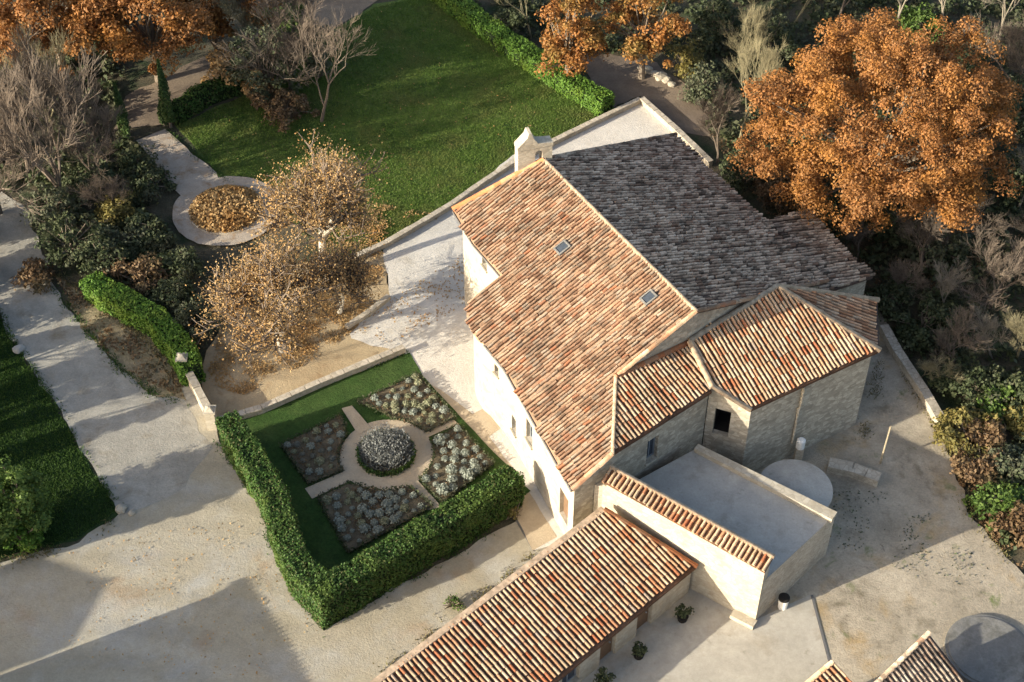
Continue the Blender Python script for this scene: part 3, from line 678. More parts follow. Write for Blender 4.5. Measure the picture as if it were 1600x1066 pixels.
# ------------------------------------------------------------------ low walls
def low_wall(name, pxs, h, th, m, label, cap=None, world=False):
    pts = [G(*p) for p in pxs]; root = thing(name, label, 'wall', pts[0])
    mb = MB(); cb = MB()
    L_, R_ = [], []
    for i, p in enumerate(pts):
        t = (pts[min(i + 1, len(pts) - 1)] - pts[max(i - 1, 0)]).normalized(); n = Vector((-t.y, t.x, 0)) * th / 2
        L_.append(p + n); R_.append(p - n)
    nseg = len(pts) - 1
    for i in range(nseg):
        q = [R_[i], R_[i + 1], L_[i + 1], L_[i]]
        mb.hexa([v - Vector((0, 0, .2)) for v in q], [v + Vector((0, 0, h)) for v in q])
    o = adopt(root, mb.build('wall', m))
    if cap:
        for i in range(nseg):
            L = (pts[i + 1] - pts[i]).length; k = max(1, int(L / .7)); t = (pts[i + 1] - pts[i]).normalized()
            for j in range(k):
                c = pts[i] + t * (j + .5) * L / k; cb.box((c.x, c.y, h + .002 + random.uniform(0, .02)), L / k * .96, th + .1 + random.uniform(-.03, .03), .09, t)
        adopt(root, cb.build('coping', cap))
    return root
low_wall('garden_wall', [(556, 408), (605, 386), (660, 354), (706, 326), (760, 288), (806, 258), (868, 226), (1000, 162)], .36, .22, M['wall_stone'], 'long low stone wall between the big lawn and the white courtyard', M['wall_stone'])
low_wall('garden_wall', [(1002, 162), (1058, 212), (1110, 262)], .4, .26, M['wall_stone'], 'short stone wall behind the house turning away from the lawn', M['wall_stone'])
low_wall('garden_wall', [(335, 668), (410, 646), (500, 606), (632, 551)], .42, .26, M['wall_stone'], 'low wall between the sandy terrace and the hedged flower garden', M['wall_stone'])
low_wall('kerb', [(542, 516), (575, 494), (608, 468)], .35, .3, M['wall_stone'], 'short dark kerb of stones at the edge of the white courtyard near the plane trees')
low_wall('retaining_wall', [(1378, 520), (1400, 560), (1440, 620), (1482, 692)], .55, .4, M['wall_stone'], 'rough low retaining wall along the right edge of the yard', M['wall_stone'])
low_wall('ruined_wall', [(1292, 734), (1330, 742), (1372, 758)], .5, .55, M['wall_stone'], 'stub of ruined wall jutting out beside the round cistern', M['wall_stone'])
low_wall('gate_wall', [(294, 592), (312, 625), (330, 660)], .9, .3, M['pale_stone'], 'short pale gate wall at the end of the roadside hedge', M['pale_stone'])
low_wall('kerb', [(440, 662), (500, 632), (570, 598)], .1, .16, M['wall_stone'], 'pale stone edging along the back of the flower garden lawn')
def pillar(px, h, label):
    p = G(*px); t = thing('gate_pillar', label, 'pillar', p, 'gate pillars')
    m_ = MB(); m_.box((0, 0, -.1), .5, .5, h + .1); m_.build('shaft', M['pale_stone'], t)
    m_ = MB(); m_.box((0, 0, h + .002), .62, .62, .1); m_.hexa([Vector((a * .25, b * .25, h + .104)) for a, b in ((-1, -1), (1, -1), (1, 1), (-1, 1))], [Vector((a * .06, b * .06, h + .25)) for a, b in ((-1, -1), (1, -1), (1, 1), (-1, 1))]); m_.build('cap', M['pale_stone'], t)
pillar((291, 590), 1.5, 'pale gate pillar at the end of the roadside hedge')
pillar((333, 668), 1.3, 'pale gate pillar next to the garden hedge corner')
# drain channel and expansion joint
mb = MB(); a, b = G(803, 806), G(834, 862); t = (b - a).normalized(); n = Vector((-t.y, t.x, 0)) * .05
mb.hexa([a - n, b - n, b + n, a + n], [v + Vector((0, 0, .075)) for v in (a - n, b - n, b + n, a + n)]); tag(mb.build('drain_channel', M['zinc']), 'thin dark drain edging between the sandy forecourt and the courtyard', 'drain')
mb = MB(); a, b = G(1268, 932), G(1297, 1042); t = (b - a).normalized(); n = Vector((-t.y, t.x, 0)) * .06
mb.hexa([a - n, b - n, b + n, a + n], [v + Vector((0, 0, .12)) for v in (a - n, b - n, b + n, a + n)]); tag(mb.build('drain_channel', M['zinc']), 'dark metal drain at the edge of the concrete apron', 'drain')

# round cistern
cc = G(1243, 762, 2.3); cc.z = 0
t = thing('cistern', 'round stone cistern with flat pale grey lid below the apse', 'cistern', cc)
m_ = MB(); m_.tube([(0, 0, -.2), (0, 0, 2.2)], 1.72, 40); m_.build('wall', M['wall_stone'], t)
m_ = MB(); m_.tube([(0, 0, 2.202), (0, 0, 2.3), (0, 0, 2.55)], [1.82, 1.8, .3], 40); m_.build('lid', M['slab'], t)
# round slab lower right, its shade put into the dark colour
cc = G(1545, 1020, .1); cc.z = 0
t = thing('round_slab', 'round concrete slab coloured shade grey behind the shed at the lower right', 'slab', cc)
m_ = MB(); m_.tube([(0, 0, -.2), (0, 0, .25)], 2.0, 40); m_.build('base', M['shaded_slab'], t)
m_ = MB(); m_.tube([(0, 0, .252), (0, 0, .3)], 1.85, 40); m_.build('lid', M['shaded_slab'], t)
# small white container with dark mouth
p = G(1222, 950)
t = thing('bollard_bin', 'white cylindrical bin with dark open mouth at the corner of the tall wall', 'bin', p)
m_ = MB(); m_.tube([(0, 0, 0), (0, 0, .75)], [.22, .25], 20); m_.build('body', M['white'], t)
m_ = MB(); m_.tube([(0, 0, .752), (0, 0, .85), (0, 0, .9)], [.27, .27, .2], 20); m_.build('lid', M['dark'], t)
p = G(1265, 696, 0)
t = thing('water_heater', 'small white tank against the apse wall at the foot of its downpipe', 'tank', (pp.x + .35, pp.y - .15, 0))
m_ = MB(); m_.tube([(0, 0, 1.0), (0, 0, 1.07), (0, 0, 1.6), (0, 0, 1.68)], [.15, .22, .22, .12], 20); m_.build('body', M['white'], t)
m_ = MB(); m_.box((0, 0, 0), .4, .3, 1.0); m_.build('stand', M['wall_stone'], t)
p = G(1375, 726)
t = tag((lambda m_: (m_.tube([(0, 0, -.2), (.02, 0, 1.5), (.05, .02, 2.9)], [.06, .055, .045], 8), m_.build('wooden_pole', M['dry_wood']))[1])(MB()), 'thin leaning wooden pole standing alone in the shaded yard', 'pole'); t.location = p
def rock(px, r, m, label, group):
    bm = bmesh.new(); bmesh.ops.create_icosphere(bm, subdivisions=2, radius=r)
    s = random.random() * 50
    for v in bm.verts: v.co *= 1 + .35 * noise.noise(v.co * 1.6 / r + Vector((s, 0, 0))); v.co.z *= .65
    me = bpy.data.meshes.new('boulder'); bm.to_mesh(me); bm.free(); me.materials.append(m)
    o = bpy.data.objects.new('boulder', me); C.objects.link(o); o.location = G(*px) + Vector((0, 0, r * .3)); o.rotation_euler.z = random.random() * 6
    tag(o, label, 'rock', group)
for i, (x, y, r) in enumerate(((1002, 108, .3), (1012, 112, .38), (1022, 117, .3), (1032, 122, .42), (1042, 128, .36), (1050, 134, .28))):
    rock((x, y), r, M['pale_stone'], 'pale boulder in the row along the dirt track beyond the lawn hedge', 'boulders along the dirt track')
rock((190, 797), .3, M['pale_stone'], 'larger white stone at the edge of the forecourt grass', 'white stones'); rock((207, 803), .2, M['pale_stone'], 'smaller white stone next to the larger one by the forecourt', 'white stones')
rock((30, 548), .35, M['slab'], 'grey boulder on the grass beside the road', 'roadside stones')

# ------------------------------------------------------------------ leaves and branches
def leaf_quads(c, size, outward=None, up_bias=.25, aspect=.62, jitter=.3):
    """c (N,3) centres; one rhombic leaf each"""
    n = len(c); v = RNG.normal(size=(n, 3))
    if outward is not None: v = v * .75 + outward
    v[:, 2] += up_bias; v /= np.linalg.norm(v, axis=1, keepdims=True) + 1e-9
    t = np.cross(v, RNG.normal(size=(n, 3))); t /= np.linalg.norm(t, axis=1, keepdims=True) + 1e-9
    b = np.cross(v, t); s = (size * RNG.uniform(1 - jitter, 1 + jitter, n))[:, None]
    vs = np.stack([c - t * s, c - b * s * aspect + v * s * .12, c + t * s, c + b * s * aspect + v * s * .12], 1).reshape(-1, 3)
    return vs, np.arange(4 * n).reshape(-1, 4)
def crown_clumps(rx, ry, rz, n, seed, gap=-.15, shell=.55, squash=0.0):
    out = []; k = 0; rr = random.Random(seed)
    while len(out) < n and k < n * 30:
        k += 1
        d = Vector((rr.gauss(0, 1), rr.gauss(0, 1), rr.gauss(0, 1)))
        if d.length < 1e-3: continue
        d.normalize()
        if d.z < -.55 and rr.random() < .8: continue
        rad = shell + (1 - shell) * rr.random() ** .5
        lump = 1 + .42 * noise.noise(d * 2.1 + Vector((seed * 3.7, 0, 0))) + .26 * noise.noise(d * 4.5 + Vector((0, seed, 0)))
        p = Vector((d.x * rx, d.y * ry, d.z * rz)) * rad * lump
        if noise.noise(p * .55 + Vector((seed, seed * 2, 0))) < gap: continue
        out.append((p, d))
    return out
def crown_mesh(clumps, per, cr, leaf, seed, hang=.0):
    cs, ou = [], []
    for p, d in clumps:
        k = int(per * random.uniform(.6, 1.3)); r = cr * random.uniform(.5, 1.45)
        q = RNG.normal(size=(k, 3)); q /= np.linalg.norm(q, axis=1, keepdims=True); 
        q[:, 2] = np.where(q[:, 2] < -.4, -q[:, 2], q[:, 2])
        ra = r * RNG.uniform(.55, 1.05, k)[:, None]
        cs.append(np.array(p) + q * ra * np.array([1, 1, .8])); ou.append(q)
    return leaf_quads(np.concatenate(cs), leaf, np.concatenate(ou))
def limbs(mb, base, targets, r0, h0, seed):
    rr = random.Random(seed)
    top = Vector((0, 0, h0)); mb.tube([Vector((0, 0, -.2)), Vector((rr.uniform(-.1, .1), rr.uniform(-.1, .1), h0 * .5)), top], [r0 * 1.25, r0, r0 * .8], 8)
    for t in targets:
        m1 = top.lerp(t, .4) + Vector((rr.uniform(-.4, .4), rr.uniform(-.4, .4), rr.uniform(0, .5)))
        mb.tube([top - Vector((0, 0, .2)), m1, t], [r0 * .5, r0 * .3, .03], 5, False)
def leafy_tree(name, label, cat, base, h, rx, rz, mleaf, mbark, n, per, cr, leaf, seed, group=None, gap=-.15, shell=.5, ry=None, trunk_h=None, lean=(0, 0)):
    base = Vector(base); root = thing(name, label, cat, base, group)
    cz = h - rz
    cl = [(p + Vector((lean[0], lean[1], cz)), d) for p, d in crown_clumps(rx, ry or rx, rz, n, seed, gap, shell)]
    v, f = crown_mesh(cl, per, cr, leaf, seed)
    keep = v.reshape(-1, 4, 3)[:, :, 2].min(axis=1) > .02
    v = v.reshape(-1, 4, 3)[keep].reshape(-1, 3); f = np.arange(len(v)).reshape(-1, 4)
    mesh_obj('crown', v, f, mleaf, root)
    mb = MB(); limbs(mb, base, [p for p, d in cl[::max(1, len(cl) // 28)]], max(.05, h * .028), trunk_h or max(.3, cz * .55), seed); mb.build('trunk', mbark, root)
    return root

def bare_mesh(seed, h=8.0, spread=.52, depth=5, kids=4, thin=.0085, upw=.24, trunk=.3, r0=None):
    rr = random.Random(seed); mb = MB(); tw = MB()
    def grow(p, d, L, r, lev):
        pts = [p]; x = p.copy(); dd = d.copy(); ns = 3 if lev < 3 else 2
        for _ in range(ns):
            dd = (dd + Vector((rr.gauss(0, .13), rr.gauss(0, .13), rr.gauss(0, .1) + upw * .15))).normalized(); x = x + dd * L / ns; pts.append(x.copy())
        rad = [max(thin * .6, r * (1 - .5 * k / ns)) for k in range(ns + 1)]
        (mb if lev < 2 else tw).tube(pts, rad, 6 if lev < 2 else 3, False)
        if lev >= depth: return
        nk = kids + (1 if rr.random() < .4 else 0) + (1 if lev >= depth - 2 else 0)
        for i in range(nk):
            t = rr.uniform(.35, 1.0) if i else 1.0
            k = min(ns - 1, int(t * ns)); q = pts[k].lerp(pts[k + 1], t * ns - k)
            a = rr.uniform(0, 6.283); ax = dd.orthogonal().normalized(); ax = Matrix.Rotation(a, 3, dd) @ ax
            nd = (dd + ax * rr.uniform(spread * .5, spread * 1.5) + Vector((0, 0, upw))).normalized()
            grow(q, nd, L * rr.uniform(.58, .82), max(thin, r * rr.uniform(.4, .58)), lev + 1)
    grow(Vector((0, 0, -.1)), Vector((rr.uniform(-.08, .08), rr.uniform(-.08, .08), 1)).normalized(), h * trunk, r0 or h * .0145, 0)
    return mb, tw
BARE = {}
def bare_tree(label, base, h, mat='grey_twig', var=0, rot=0.0, name='bare_tree', group=None, sx=1.0, cat='tree', **k):
    key = (var, mat, tuple(sorted(k.items())))
    if key not in BARE:
        mb, tw = bare_mesh(100 + var, 8.0, **k)
        z = max(v.z for v in tw.v); s = 8.0 / z
        for m_ in (mb, tw):
            for v in m_.v: v *= s
        root = thing(name, label, cat, base, group)
        mb.build('trunk', M[mat], root); tw.build('twigs', M[mat], root)
        BARE[key] = root
    else:
        root = copy_tree(BARE[key]); root.name = name; root.location = base; root['label'] = label
        if group: root['group'] = group
        elif 'group' in root: del root['group']
    root.scale = (h / 8 * sx, h / 8 * sx, h / 8); root.rotation_euler.z = rot
    return root
def shrub(label, px, rx, h, m, n=40, per=45, cr=.45, leaf=.11, seed=1, name='shrub', group=None, gap=-.3, world=None):
    base = world if world is not None else G(*px)
    return leafy_tree(name, label, 'shrub', base, h, rx, h * .55, M[m], M['bark'], n, per, cr, leaf, seed, group, gap, .45, trunk_h=.25)
def under(px, py, z): q = G(px, py, z); q.z = 0; return q

# ---- hedges
def hedge(label, pxs, h, wd, m, leaf=.09, dens=150, name='hedge', world=False, closed=False):
    pts = [Vector(p) if world else G(*p) for p in pxs]; root = thing(name, label, 'hedge', pts[0])
    L_, R_ = [], []
    for i, p in enumerate(pts):
        a = (p - pts[i - 1]).normalized() if i else None; b = (pts[i + 1] - p).normalized() if i < len(pts) - 1 else None
        t = ((a or b) + (b or a)).normalized(); n = Vector((-t.y, t.x, 0)) * wd / 2
        if a and b: n /= max(.5, t.dot(b))
        L_.append(p + n); R_.append(p - n)
    core = MB(); cs, ou = [], []
    def sample(q, nrm, area):
        k = int(area * dens)
        if k < 1: return
        a = RNG.uniform(size=(k, 1)); b = RNG.uniform(size=(k, 1))
        q = [np.array(x) for x in q]
        c = (q[0] * (1 - a) + q[1] * a) * (1 - b) + (q[3] * (1 - a) + q[2] * a) * b
        nr = np.array(nrm); off = np.array([noise.noise(Vector(x) * 1.1) * .16 + noise.noise(Vector(x) * 3.1) * .08 for x in c])[:, None]
        c = c + nr * (off + RNG.uniform(-.1, .1, (k, 1))); cs.append(c); ou.append(np.repeat(nr[None], k, 0) * 1.1)
    for i in range(len(pts) - 1):
        s = .9
        cq = [pts[j] + (x[j] - pts[j]) * s for x, j in ((R_, i), (R_, i + 1), (L_, i + 1), (L_, i))]
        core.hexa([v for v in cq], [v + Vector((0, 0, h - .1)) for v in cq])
        z = Vector((0, 0, h)); t = (pts[i + 1] - pts[i]); ln = t.length; t = t.normalized(); n = Vector((-t.y, t.x, 0))
        sample([R_[i] + z, R_[i + 1] + z, L_[i + 1] + z, L_[i] + z], (0, 0, 1), ln * wd)
        sample([R_[i], R_[i + 1], R_[i + 1] + z, R_[i] + z], -n, ln * h); sample([L_[i], L_[i + 1], L_[i + 1] + z, L_[i] + z], n, ln * h)
        if i == 0: sample([R_[0], L_[0], L_[0] + z, R_[0] + z], -t, wd * h)
        if i == len(pts) - 2: sample([R_[-1], L_[-1], L_[-1] + z, R_[-1] + z], t, wd * h)
    v, f = leaf_quads(np.concatenate(cs), leaf, np.concatenate(ou), .3)
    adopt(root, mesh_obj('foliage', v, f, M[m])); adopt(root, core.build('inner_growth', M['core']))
    return root
hedge('tall clipped green hedge wrapping two sides of the flower garden', [(362, 694), (400, 752), (436, 812), (452, 872), (474, 922), (512, 962), (600, 910), (700, 848), (806, 782)], 2.25, 1.12, 'hedge', leaf=.065, dens=460)
hedge('curved bright green hedge along the road leading to the gate wall', [(146, 462), (200, 492), (252, 522), (284, 560), (304, 600)], 1.5, 1.15, 'bright_hedge', leaf=.075, dens=300)
hedge('long light green hedge along the far side of the big lawn', [(680, -8), (745, 45), (806, 88), (874, 134), (948, 178)], 1.25, 1.15, 'bright_hedge', leaf=.075, dens=280)
hedge('short dark green hedge beside the cypresses at the top of the lawn', [(272, 192), (320, 162), (380, 140)], 1.3, .9, 'hedge', dens=140)

# ---- flower garden: four beds round a circular planting
def bed(pxs, label, seed, mats, n, rr_, row=None):
    pts = [G(*p) for p in pxs]; fine = []
    for i, p in enumerate(pts):
        q = pts[(i + 1) % len(pts)]; k = max(1, int((q - p).length / .25))
        fine += [p + (q - p) * (j / k) for j in range(k)]
    for i, p in enumerate(fine):
        d = p - GC
        if d.length < 2.45: fine[i] = GC + d.normalized() * 2.45
    root = thing('flower_bed', label, 'flower bed', sum(pts, Vector()) / len(pts), 'flower beds round the circular planting')
    bm = bmesh.new(); vs = [bm.verts.new((p.x, p.y, .22)) for p in fine]; f = bm.faces.new(vs); bmesh.ops.triangulate(bm, faces=[f])
    me = bpy.data.meshes.new('soil'); bm.to_mesh(me); bm.free(); me.materials.append(M['soil']); so = bpy.data.objects.new('soil', me); C.objects.link(so); adopt(root, so)
    for p in me.polygons:
        if p.normal.z < 0: p.flip()
    # clipped low edging of dark leaves
    cs = []
    for i, p in enumerate(fine):
        q = fine[(i + 1) % len(fine)]; k = 26
        t = RNG.uniform(size=(k, 1)); c = np.array(p) * (1 - t) + np.array(q) * t
        c = c + np.stack([RNG.normal(0, .06, k), RNG.normal(0, .06, k), RNG.uniform(.05, .42, k)], 1); cs.append(c)
    v, f = leaf_quads(np.concatenate(cs), .06); adopt(root, mesh_obj('edging', v, f, M['dark_leaf']))
    # bushes
    p2 = [(p.x, p.y) for p in fine]; x0, x1 = min(p[0] for p in p2), max(p[0] for p in p2); y0, y1 = min(p[1] for p in p2), max(p[1] for p in p2)
    rnd = random.Random(seed); got = []; tries = 0
    while len(got) < n and tries < 6000:
        tries += 1; x, y = rnd.uniform(x0, x1), rnd.uniform(y0, y1)
        if not all(inside(x + a, y + b, p2) for a, b in ((.3, 0), (-.3, 0), (0, .3), (0, -.3))): continue
        if any((x - a) ** 2 + (y - b) ** 2 < rr_ ** 2 for a, b in got): continue
        got.append((x, y))
    return got
def ball_mesh(m, seed, spiky=.0):
    q = RNG.normal(size=(170, 3)); q /= np.linalg.norm(q, axis=1, keepdims=True); q[:, 2] = np.abs(q[:, 2]) * .95 - .1
    c = q * RNG.uniform(.2, .29, (170, 1)); c[:, 2] += .1
    v, f = leaf_quads(c, .05, q * 1.2)
    bm = bmesh.new(); bmesh.ops.create_icosphere(bm, subdivisions=1, radius=.19)
    vv = np.array([x.co[:] for x in bm.verts]); vv[:, 2] = vv[:, 2] * .9 + .1; ff = [[a.index for a in x.verts] for x in bm.faces]; bm.free()
    o = mesh_obj('clipped_bush', [tuple(x) for x in v] + [tuple(x) for x in vv], [tuple(x) for x in f] + [tuple(a + len(v) for a in x) for x in ff], m)
    C.objects.unlink(o); return o
BALL = {k: [ball_mesh(M[k], i) for i in range(3)] for k in ('lavender', 'santolina', 'dead_plant')}
def plant_bed(pos, mats, label, group, smin, smax):
    for i, (x, y) in enumerate(pos):
        o = random.choice(BALL[random.choice(mats)]).copy(); C.objects.link(o)
        s = random.uniform(smin, smax); o.location = (x, y, .2); o.scale = (s, s, s * random.uniform(.85, 1.15)); o.rotation_euler.z = random.random() * 6
        tag(o, label, 'bush', group)
pos = bed([(560, 632), (652, 588), (712, 657), (662, 681), (640, 676), (600, 650)], 'flower bed nearest the white courtyard, full of sunlit olive bushes', 1, None, 52, .42)
plant_bed(pos, ['santolina', 'santolina', 'lavender'], 'round olive grey clipped bush in the flower bed nearest the courtyard', 'bushes in the courtyard side bed', .5, 1.0)
pos = bed([(674, 694), (716, 668), (772, 728), (690, 790), (655, 752)], 'flower bed behind the right end of the hedge with large silver bushes', 2, None, 36, .48)
plant_bed(pos, ['lavender'], 'silvery clipped bush in the flower bed next to the hedge end', 'bushes in the hedge side bed', .6, 1.3)
pos = bed([(440, 700), (533, 653), (545, 690), (545, 735), (482, 760)], 'shaded flower bed at the left with few faded bushes', 3, None, 38, .43)
plant_bed(pos, ['dead_plant', 'lavender', 'santolina'], 'faded grey low bush in the left flower bed', 'bushes in the left bed', .45, 1.0)
pos = bed([(497, 782), (545, 760), (600, 765), (642, 765), (676, 795), (545, 868)], 'flower bed in the hedge corner with many small silver bushes', 4, None, 60, .42)
plant_bed(pos, ['lavender', 'lavender', 'santolina'], 'small silver clipped bush in the hedge corner flower bed', 'bushes in the hedge corner bed', .45, 1.1)
# circular planting in the middle
t = thing('round_planting', 'circular planting of grey leafless twigs with a green rim amid the flower beds', 'shrub', GC)
n = 2600; a = RNG.uniform(0, 6.283, n); rad = 1.42 + RNG.normal(0, .06, n)
v, f = leaf_quads(np.stack([np.cos(a) * rad, np.sin(a) * rad, RNG.uniform(.05, .45, n)], 1), .06); mesh_obj('rim', v, f, M['hedge'], t)
m_ = MB(); m_.tube([(0, 0, 0), (0, 0, .3)], 1.36, 32); m_.build('soil', M['soil'], t)
tw = MB(); rr = random.Random(5)
for i in range(900):
    a = rr.uniform(0, 6.283); r_ = 1.25 * math.sqrt(rr.random()); b = Vector((r_ * math.cos(a), r_ * math.sin(a), .25)); d = Vector((b.x * .35 + rr.gauss(0, .22), b.y * .35 + rr.gauss(0, .22), 1)).normalized()
    L = rr.uniform(.5, 1.05) * (1.15 - .4 * r_); tw.tube([b, b + d * L * .6, b + d * L + Vector((rr.gauss(0, .06), rr.gauss(0, .06), 0))], [.02, .015, .008], 3, False)
tw.build('twigs', M['slate_plant'], t)
c = RNG.normal(size=(4200, 3)) * np.array([.65, .65, .25]) + np.array([0, 0, .85]); c = c[(c[:, 0] ** 2 + c[:, 1] ** 2) < 1.6]
v, f = leaf_quads(c, .05); mesh_obj('foliage', v, f, M['slate_plant'], t)

# ---- cypresses
def cypress(px, h, r, label, seed):
    root = thing('cypress', label, 'tree', G(*px)); n = int(1500 * h * r)
    z = RNG.uniform(.1, 1, n) ; a = RNG.uniform(0, 6.283, n); prof = np.minimum(1, (1 - z) * 1.9) ** .8 * np.minimum(1, .55 + z * 2)
    rad = r * prof * RNG.uniform(.55, 1.0, n) * (1 + .2 * np.sin(a * 3 + z * 9 + seed))
    q = np.stack([np.cos(a), np.sin(a), np.full(n, .5)], 1)
    v, f = leaf_quads(np.stack([np.cos(a) * rad, np.sin(a) * rad, z * h], 1), .1, q, .5, .4); mesh_obj('crown', v, f, M['cypress'], root)
    m_ = MB(); m_.tube([(0, 0, -.1), (0, 0, h * .5), (0, 0, h * .9)], [.12, .08, .02], 6); m_.build('trunk', M['bark'], root)
cypress((267, 199), 5.2, .36, 'taller slim cypress at the end of the gravel path', 1)
cypress((257, 195), 1.9, .3, 'short stubby cypress touching the tall one by the path', 4)
cypress((199, 222), 4.6, .34, 'slim cypress across the path nearest the leafless trees', 2)

# ---- autumn trees
leafy_tree('oak_tree', 'huge orange oak with a broad rounded crown right of the house', 'tree', under(1376, 190, 7), 11.6, 7.3, 4.9, M['oak'], M['bark'], 620, 260, .72, .078, 3, gap=-.08, shell=.5, trunk_h=3.2)
leafy_tree('oak_tree', 'orange brown oak cut by the top left corner of the view', 'tree', under(70, -5, 6), 10.0, 5.2, 4.2, M['oak'], M['bark'], 260, 200, .8, .11, 5, gap=-.12, trunk_h=3)
leafy_tree('oak_tree', 'orange oak at the top edge right of the corner oak, above the cypresses', 'tree', under(225, 5, 6), 9.0, 3.9, 3.8, M['oak'], M['bark'], 160, 200, .75, .11, 6, gap=-.12, trunk_h=2.5)
leafy_tree('autumn_tree', 'tall orange tree with yellow-green patches behind the lawn hedge', 'tree', under(890, 36, 5), 7.6, 2.0, 3.7, M['orange_leaf'], M['bark'], 80, 130, .6, .1, 7, gap=-.05)
leafy_tree('autumn_tree', 'round orange and yellow tree at the top edge above the boulders', 'tree', under(1010, 22, 5), 7.2, 2.5, 2.7, M['orange_leaf'], M['bark'], 85, 130, .6, .1, 8, gap=-.05)
leafy_tree('autumn_tree', 'small orange tree at the top edge left of the pale-trunked tree', 'tree', under(400, 2, 4), 6.0, 2.2, 2.2, M['orange_leaf'], M['bark'], 44, 130, .5, .1, 9, gap=-.05)
leafy_tree('autumn_tree', 'little orange tree by the dirt track left of the lawn thicket', 'tree', under(332, 45, 3), 4.2, 1.1, 1.4, M['orange_leaf'], M['bark'], 22, 90, .5, .13, 10)
shrub('yellow orange bush at the left side of the lawn thicket', (352, 138), 1.4, 3.6, 'plane_leaf', 36, 55, .45, .12, 11)
shrub('reddish brown low bush in front of the pale trunk on the lawn', (455, 186), 1.7, 1.3, 'brown_leaf', 46, 60, .4, .1, 12)
shrub('reddish brown low bush at the foot of the lawn thicket', (425, 170), 1.3, 1.5, 'brown_leaf', 36, 60, .4, .1, 13)
shrub('grey green olive bush in the middle of the lawn thicket', (422, 145), 2.3, 5.0, 'olive_leaf', 80, 60, .5, .11, 14)
shrub('darker green bush at the back of the lawn thicket', (458, 112), 1.9, 5.0, 'green_leaf', 50, 60, .5, .11, 15)
shrub('golden bush in front of the olive bush in the thicket', (402, 158), .8, 2.2, 'plane_leaf', 20, 55, .4, .11, 16)
bare_tree('leafless tree with pale curved trunk standing on the lawn', G(502, 190), 8.6, 'grey_twig', 11, .4, spread=.6, trunk=.36, kids=3)
bare_tree('leafless grey tree behind the lawn thicket', G(440, 95), 8.0, 'grey_twig', 2, 1.0)
bare_tree('second leafless grey tree right of the lawn thicket', G(490, 70), 7.5, 'grey_twig', 2, 2.4)

bare_tree('dense leafless tree rising out of the middle of the thicket', G(455, 150), 8.5, 'grey_twig', 2, 3.6)
bare_tree('leafless tree at the back left of the lawn thicket', G(385, 105), 7.0, 'olive_twig', 2, 5.1)
shrub('tall dull green bush behind the leafless lawn tree', (500, 120), 1.6, 4.2, 'olive_leaf', 46, 60, .5, .1, 31)
# plane trees with thinning yellow leaves
def plane_tree(label, base, h, rx, seed, nleaf, lean=(0, 0)):
    root = thing('plane_tree', label, 'tree', base, None); rr = random.Random(seed); mb = MB(); tw = MB(); tips = []
    def grow(p, d, L, r, lev):
        pts = [p]; x = p.copy(); dd = d.copy()
        for _ in range(3):
            dd = (dd + Vector((rr.gauss(0, .16), rr.gauss(0, .16), rr.gauss(.04, .1)))).normalized(); x = x + dd * L / 3; pts.append(x.copy())
        (mb if lev < 2 else tw).tube(pts, [r, r * .85, r * .7, r * .55], 7 if lev < 2 else 3, False)
        if lev >= 3: tips.extend(pts[1:])
        if lev >= 4: return
        for i in range({0: 7, 1: 6, 2: 5, 3: 4}[lev]):
            t = rr.uniform(.4, 1) if lev else rr.uniform(.8, 1); k = min(2, int(t * 3)); q = pts[k].lerp(pts[k + 1], t * 3 - k)
            ax = Matrix.Rotation(rr.uniform(0, 6.283) if lev else i * 1.05 + rr.uniform(-.3, .3), 3, dd) @ dd.orthogonal().normalized()
            nd = (dd * (.55 if lev else .45) + ax * rr.uniform(.5, 1.0) + Vector((0, 0, .22))).normalized()
            grow(q, nd, L * rr.uniform(.6, .85), max(.015, r * rr.uniform(.48, .62)), lev + 1)
    grow(Vector((0, 0, -.1)), Vector((lean[0] * .1, lean[1] * .1, 1)).normalized(), h * .33, h * .036, 0)
    allv = mb.v + tw.v; zmax = max(v.z for v in allv); xm = max(math.hypot(v.x, v.y) for v in allv)
    sc = Vector((rx / xm, rx / xm, h / zmax))
    for v in mb.v + tw.v: v.x *= sc.x; v.y *= sc.y; v.z *= sc.z
    tp = np.array([(t.x * sc.x, t.y * sc.y, t.z * sc.z) for t in tips]); tp = tp[tp[:, 2] > h * .3]
    mb.build('trunk', M['pale_bark'], root); tw.build('twigs', M['grey_twig'], root)
    c = tp[RNG.integers(0, len(tp), nleaf)] + RNG.normal(0, .3, (nleaf, 3)); v, f = leaf_quads(c, .055, None, .5, .8)
    mesh_obj('leaves', v, f, M['plane_leaf'], root); return root
plane_tree('yellow leaved plane tree at the edge of the lawn next to the round bed', G(505, 440), 9.2, 5.0, 21, 14500)
plane_tree('yellow leaved plane tree with pale trunk standing on the sandy terrace', G(445, 550), 7.8, 4.9, 22, 13000, (-2.5, 0))
plane_tree('thin plane tree with bare pale limbs between the other two', G(530, 490), 6.0, 3.0, 23, 3000)

# round bed of fallen-leaf coloured ground cover inside the ring path
n = 5200; a = RNG.uniform(0, 6.283, n); rad = 2.2 * np.sqrt(RNG.uniform(0, 1, n)); t = thing('round_bed', 'round bed of tawny low plants inside the ring path', 'flower bed', RC)
hh = .75 * np.sqrt(np.clip(1 - (rad / 2.25) ** 2, 0, 1)); v, f = leaf_quads(np.stack([np.cos(a) * rad, np.sin(a) * rad, hh * RNG.uniform(.4, 1.1, n) + .06], 1), .1, None, .6, .7)
mesh_obj('foliage', v, f, M['plane_leaf'], t); m_ = MB(); m_.tube([(0, 0, -.1), (0, 0, .2)], 2.25, 40); m_.build('edging', M['wall_stone'], t)

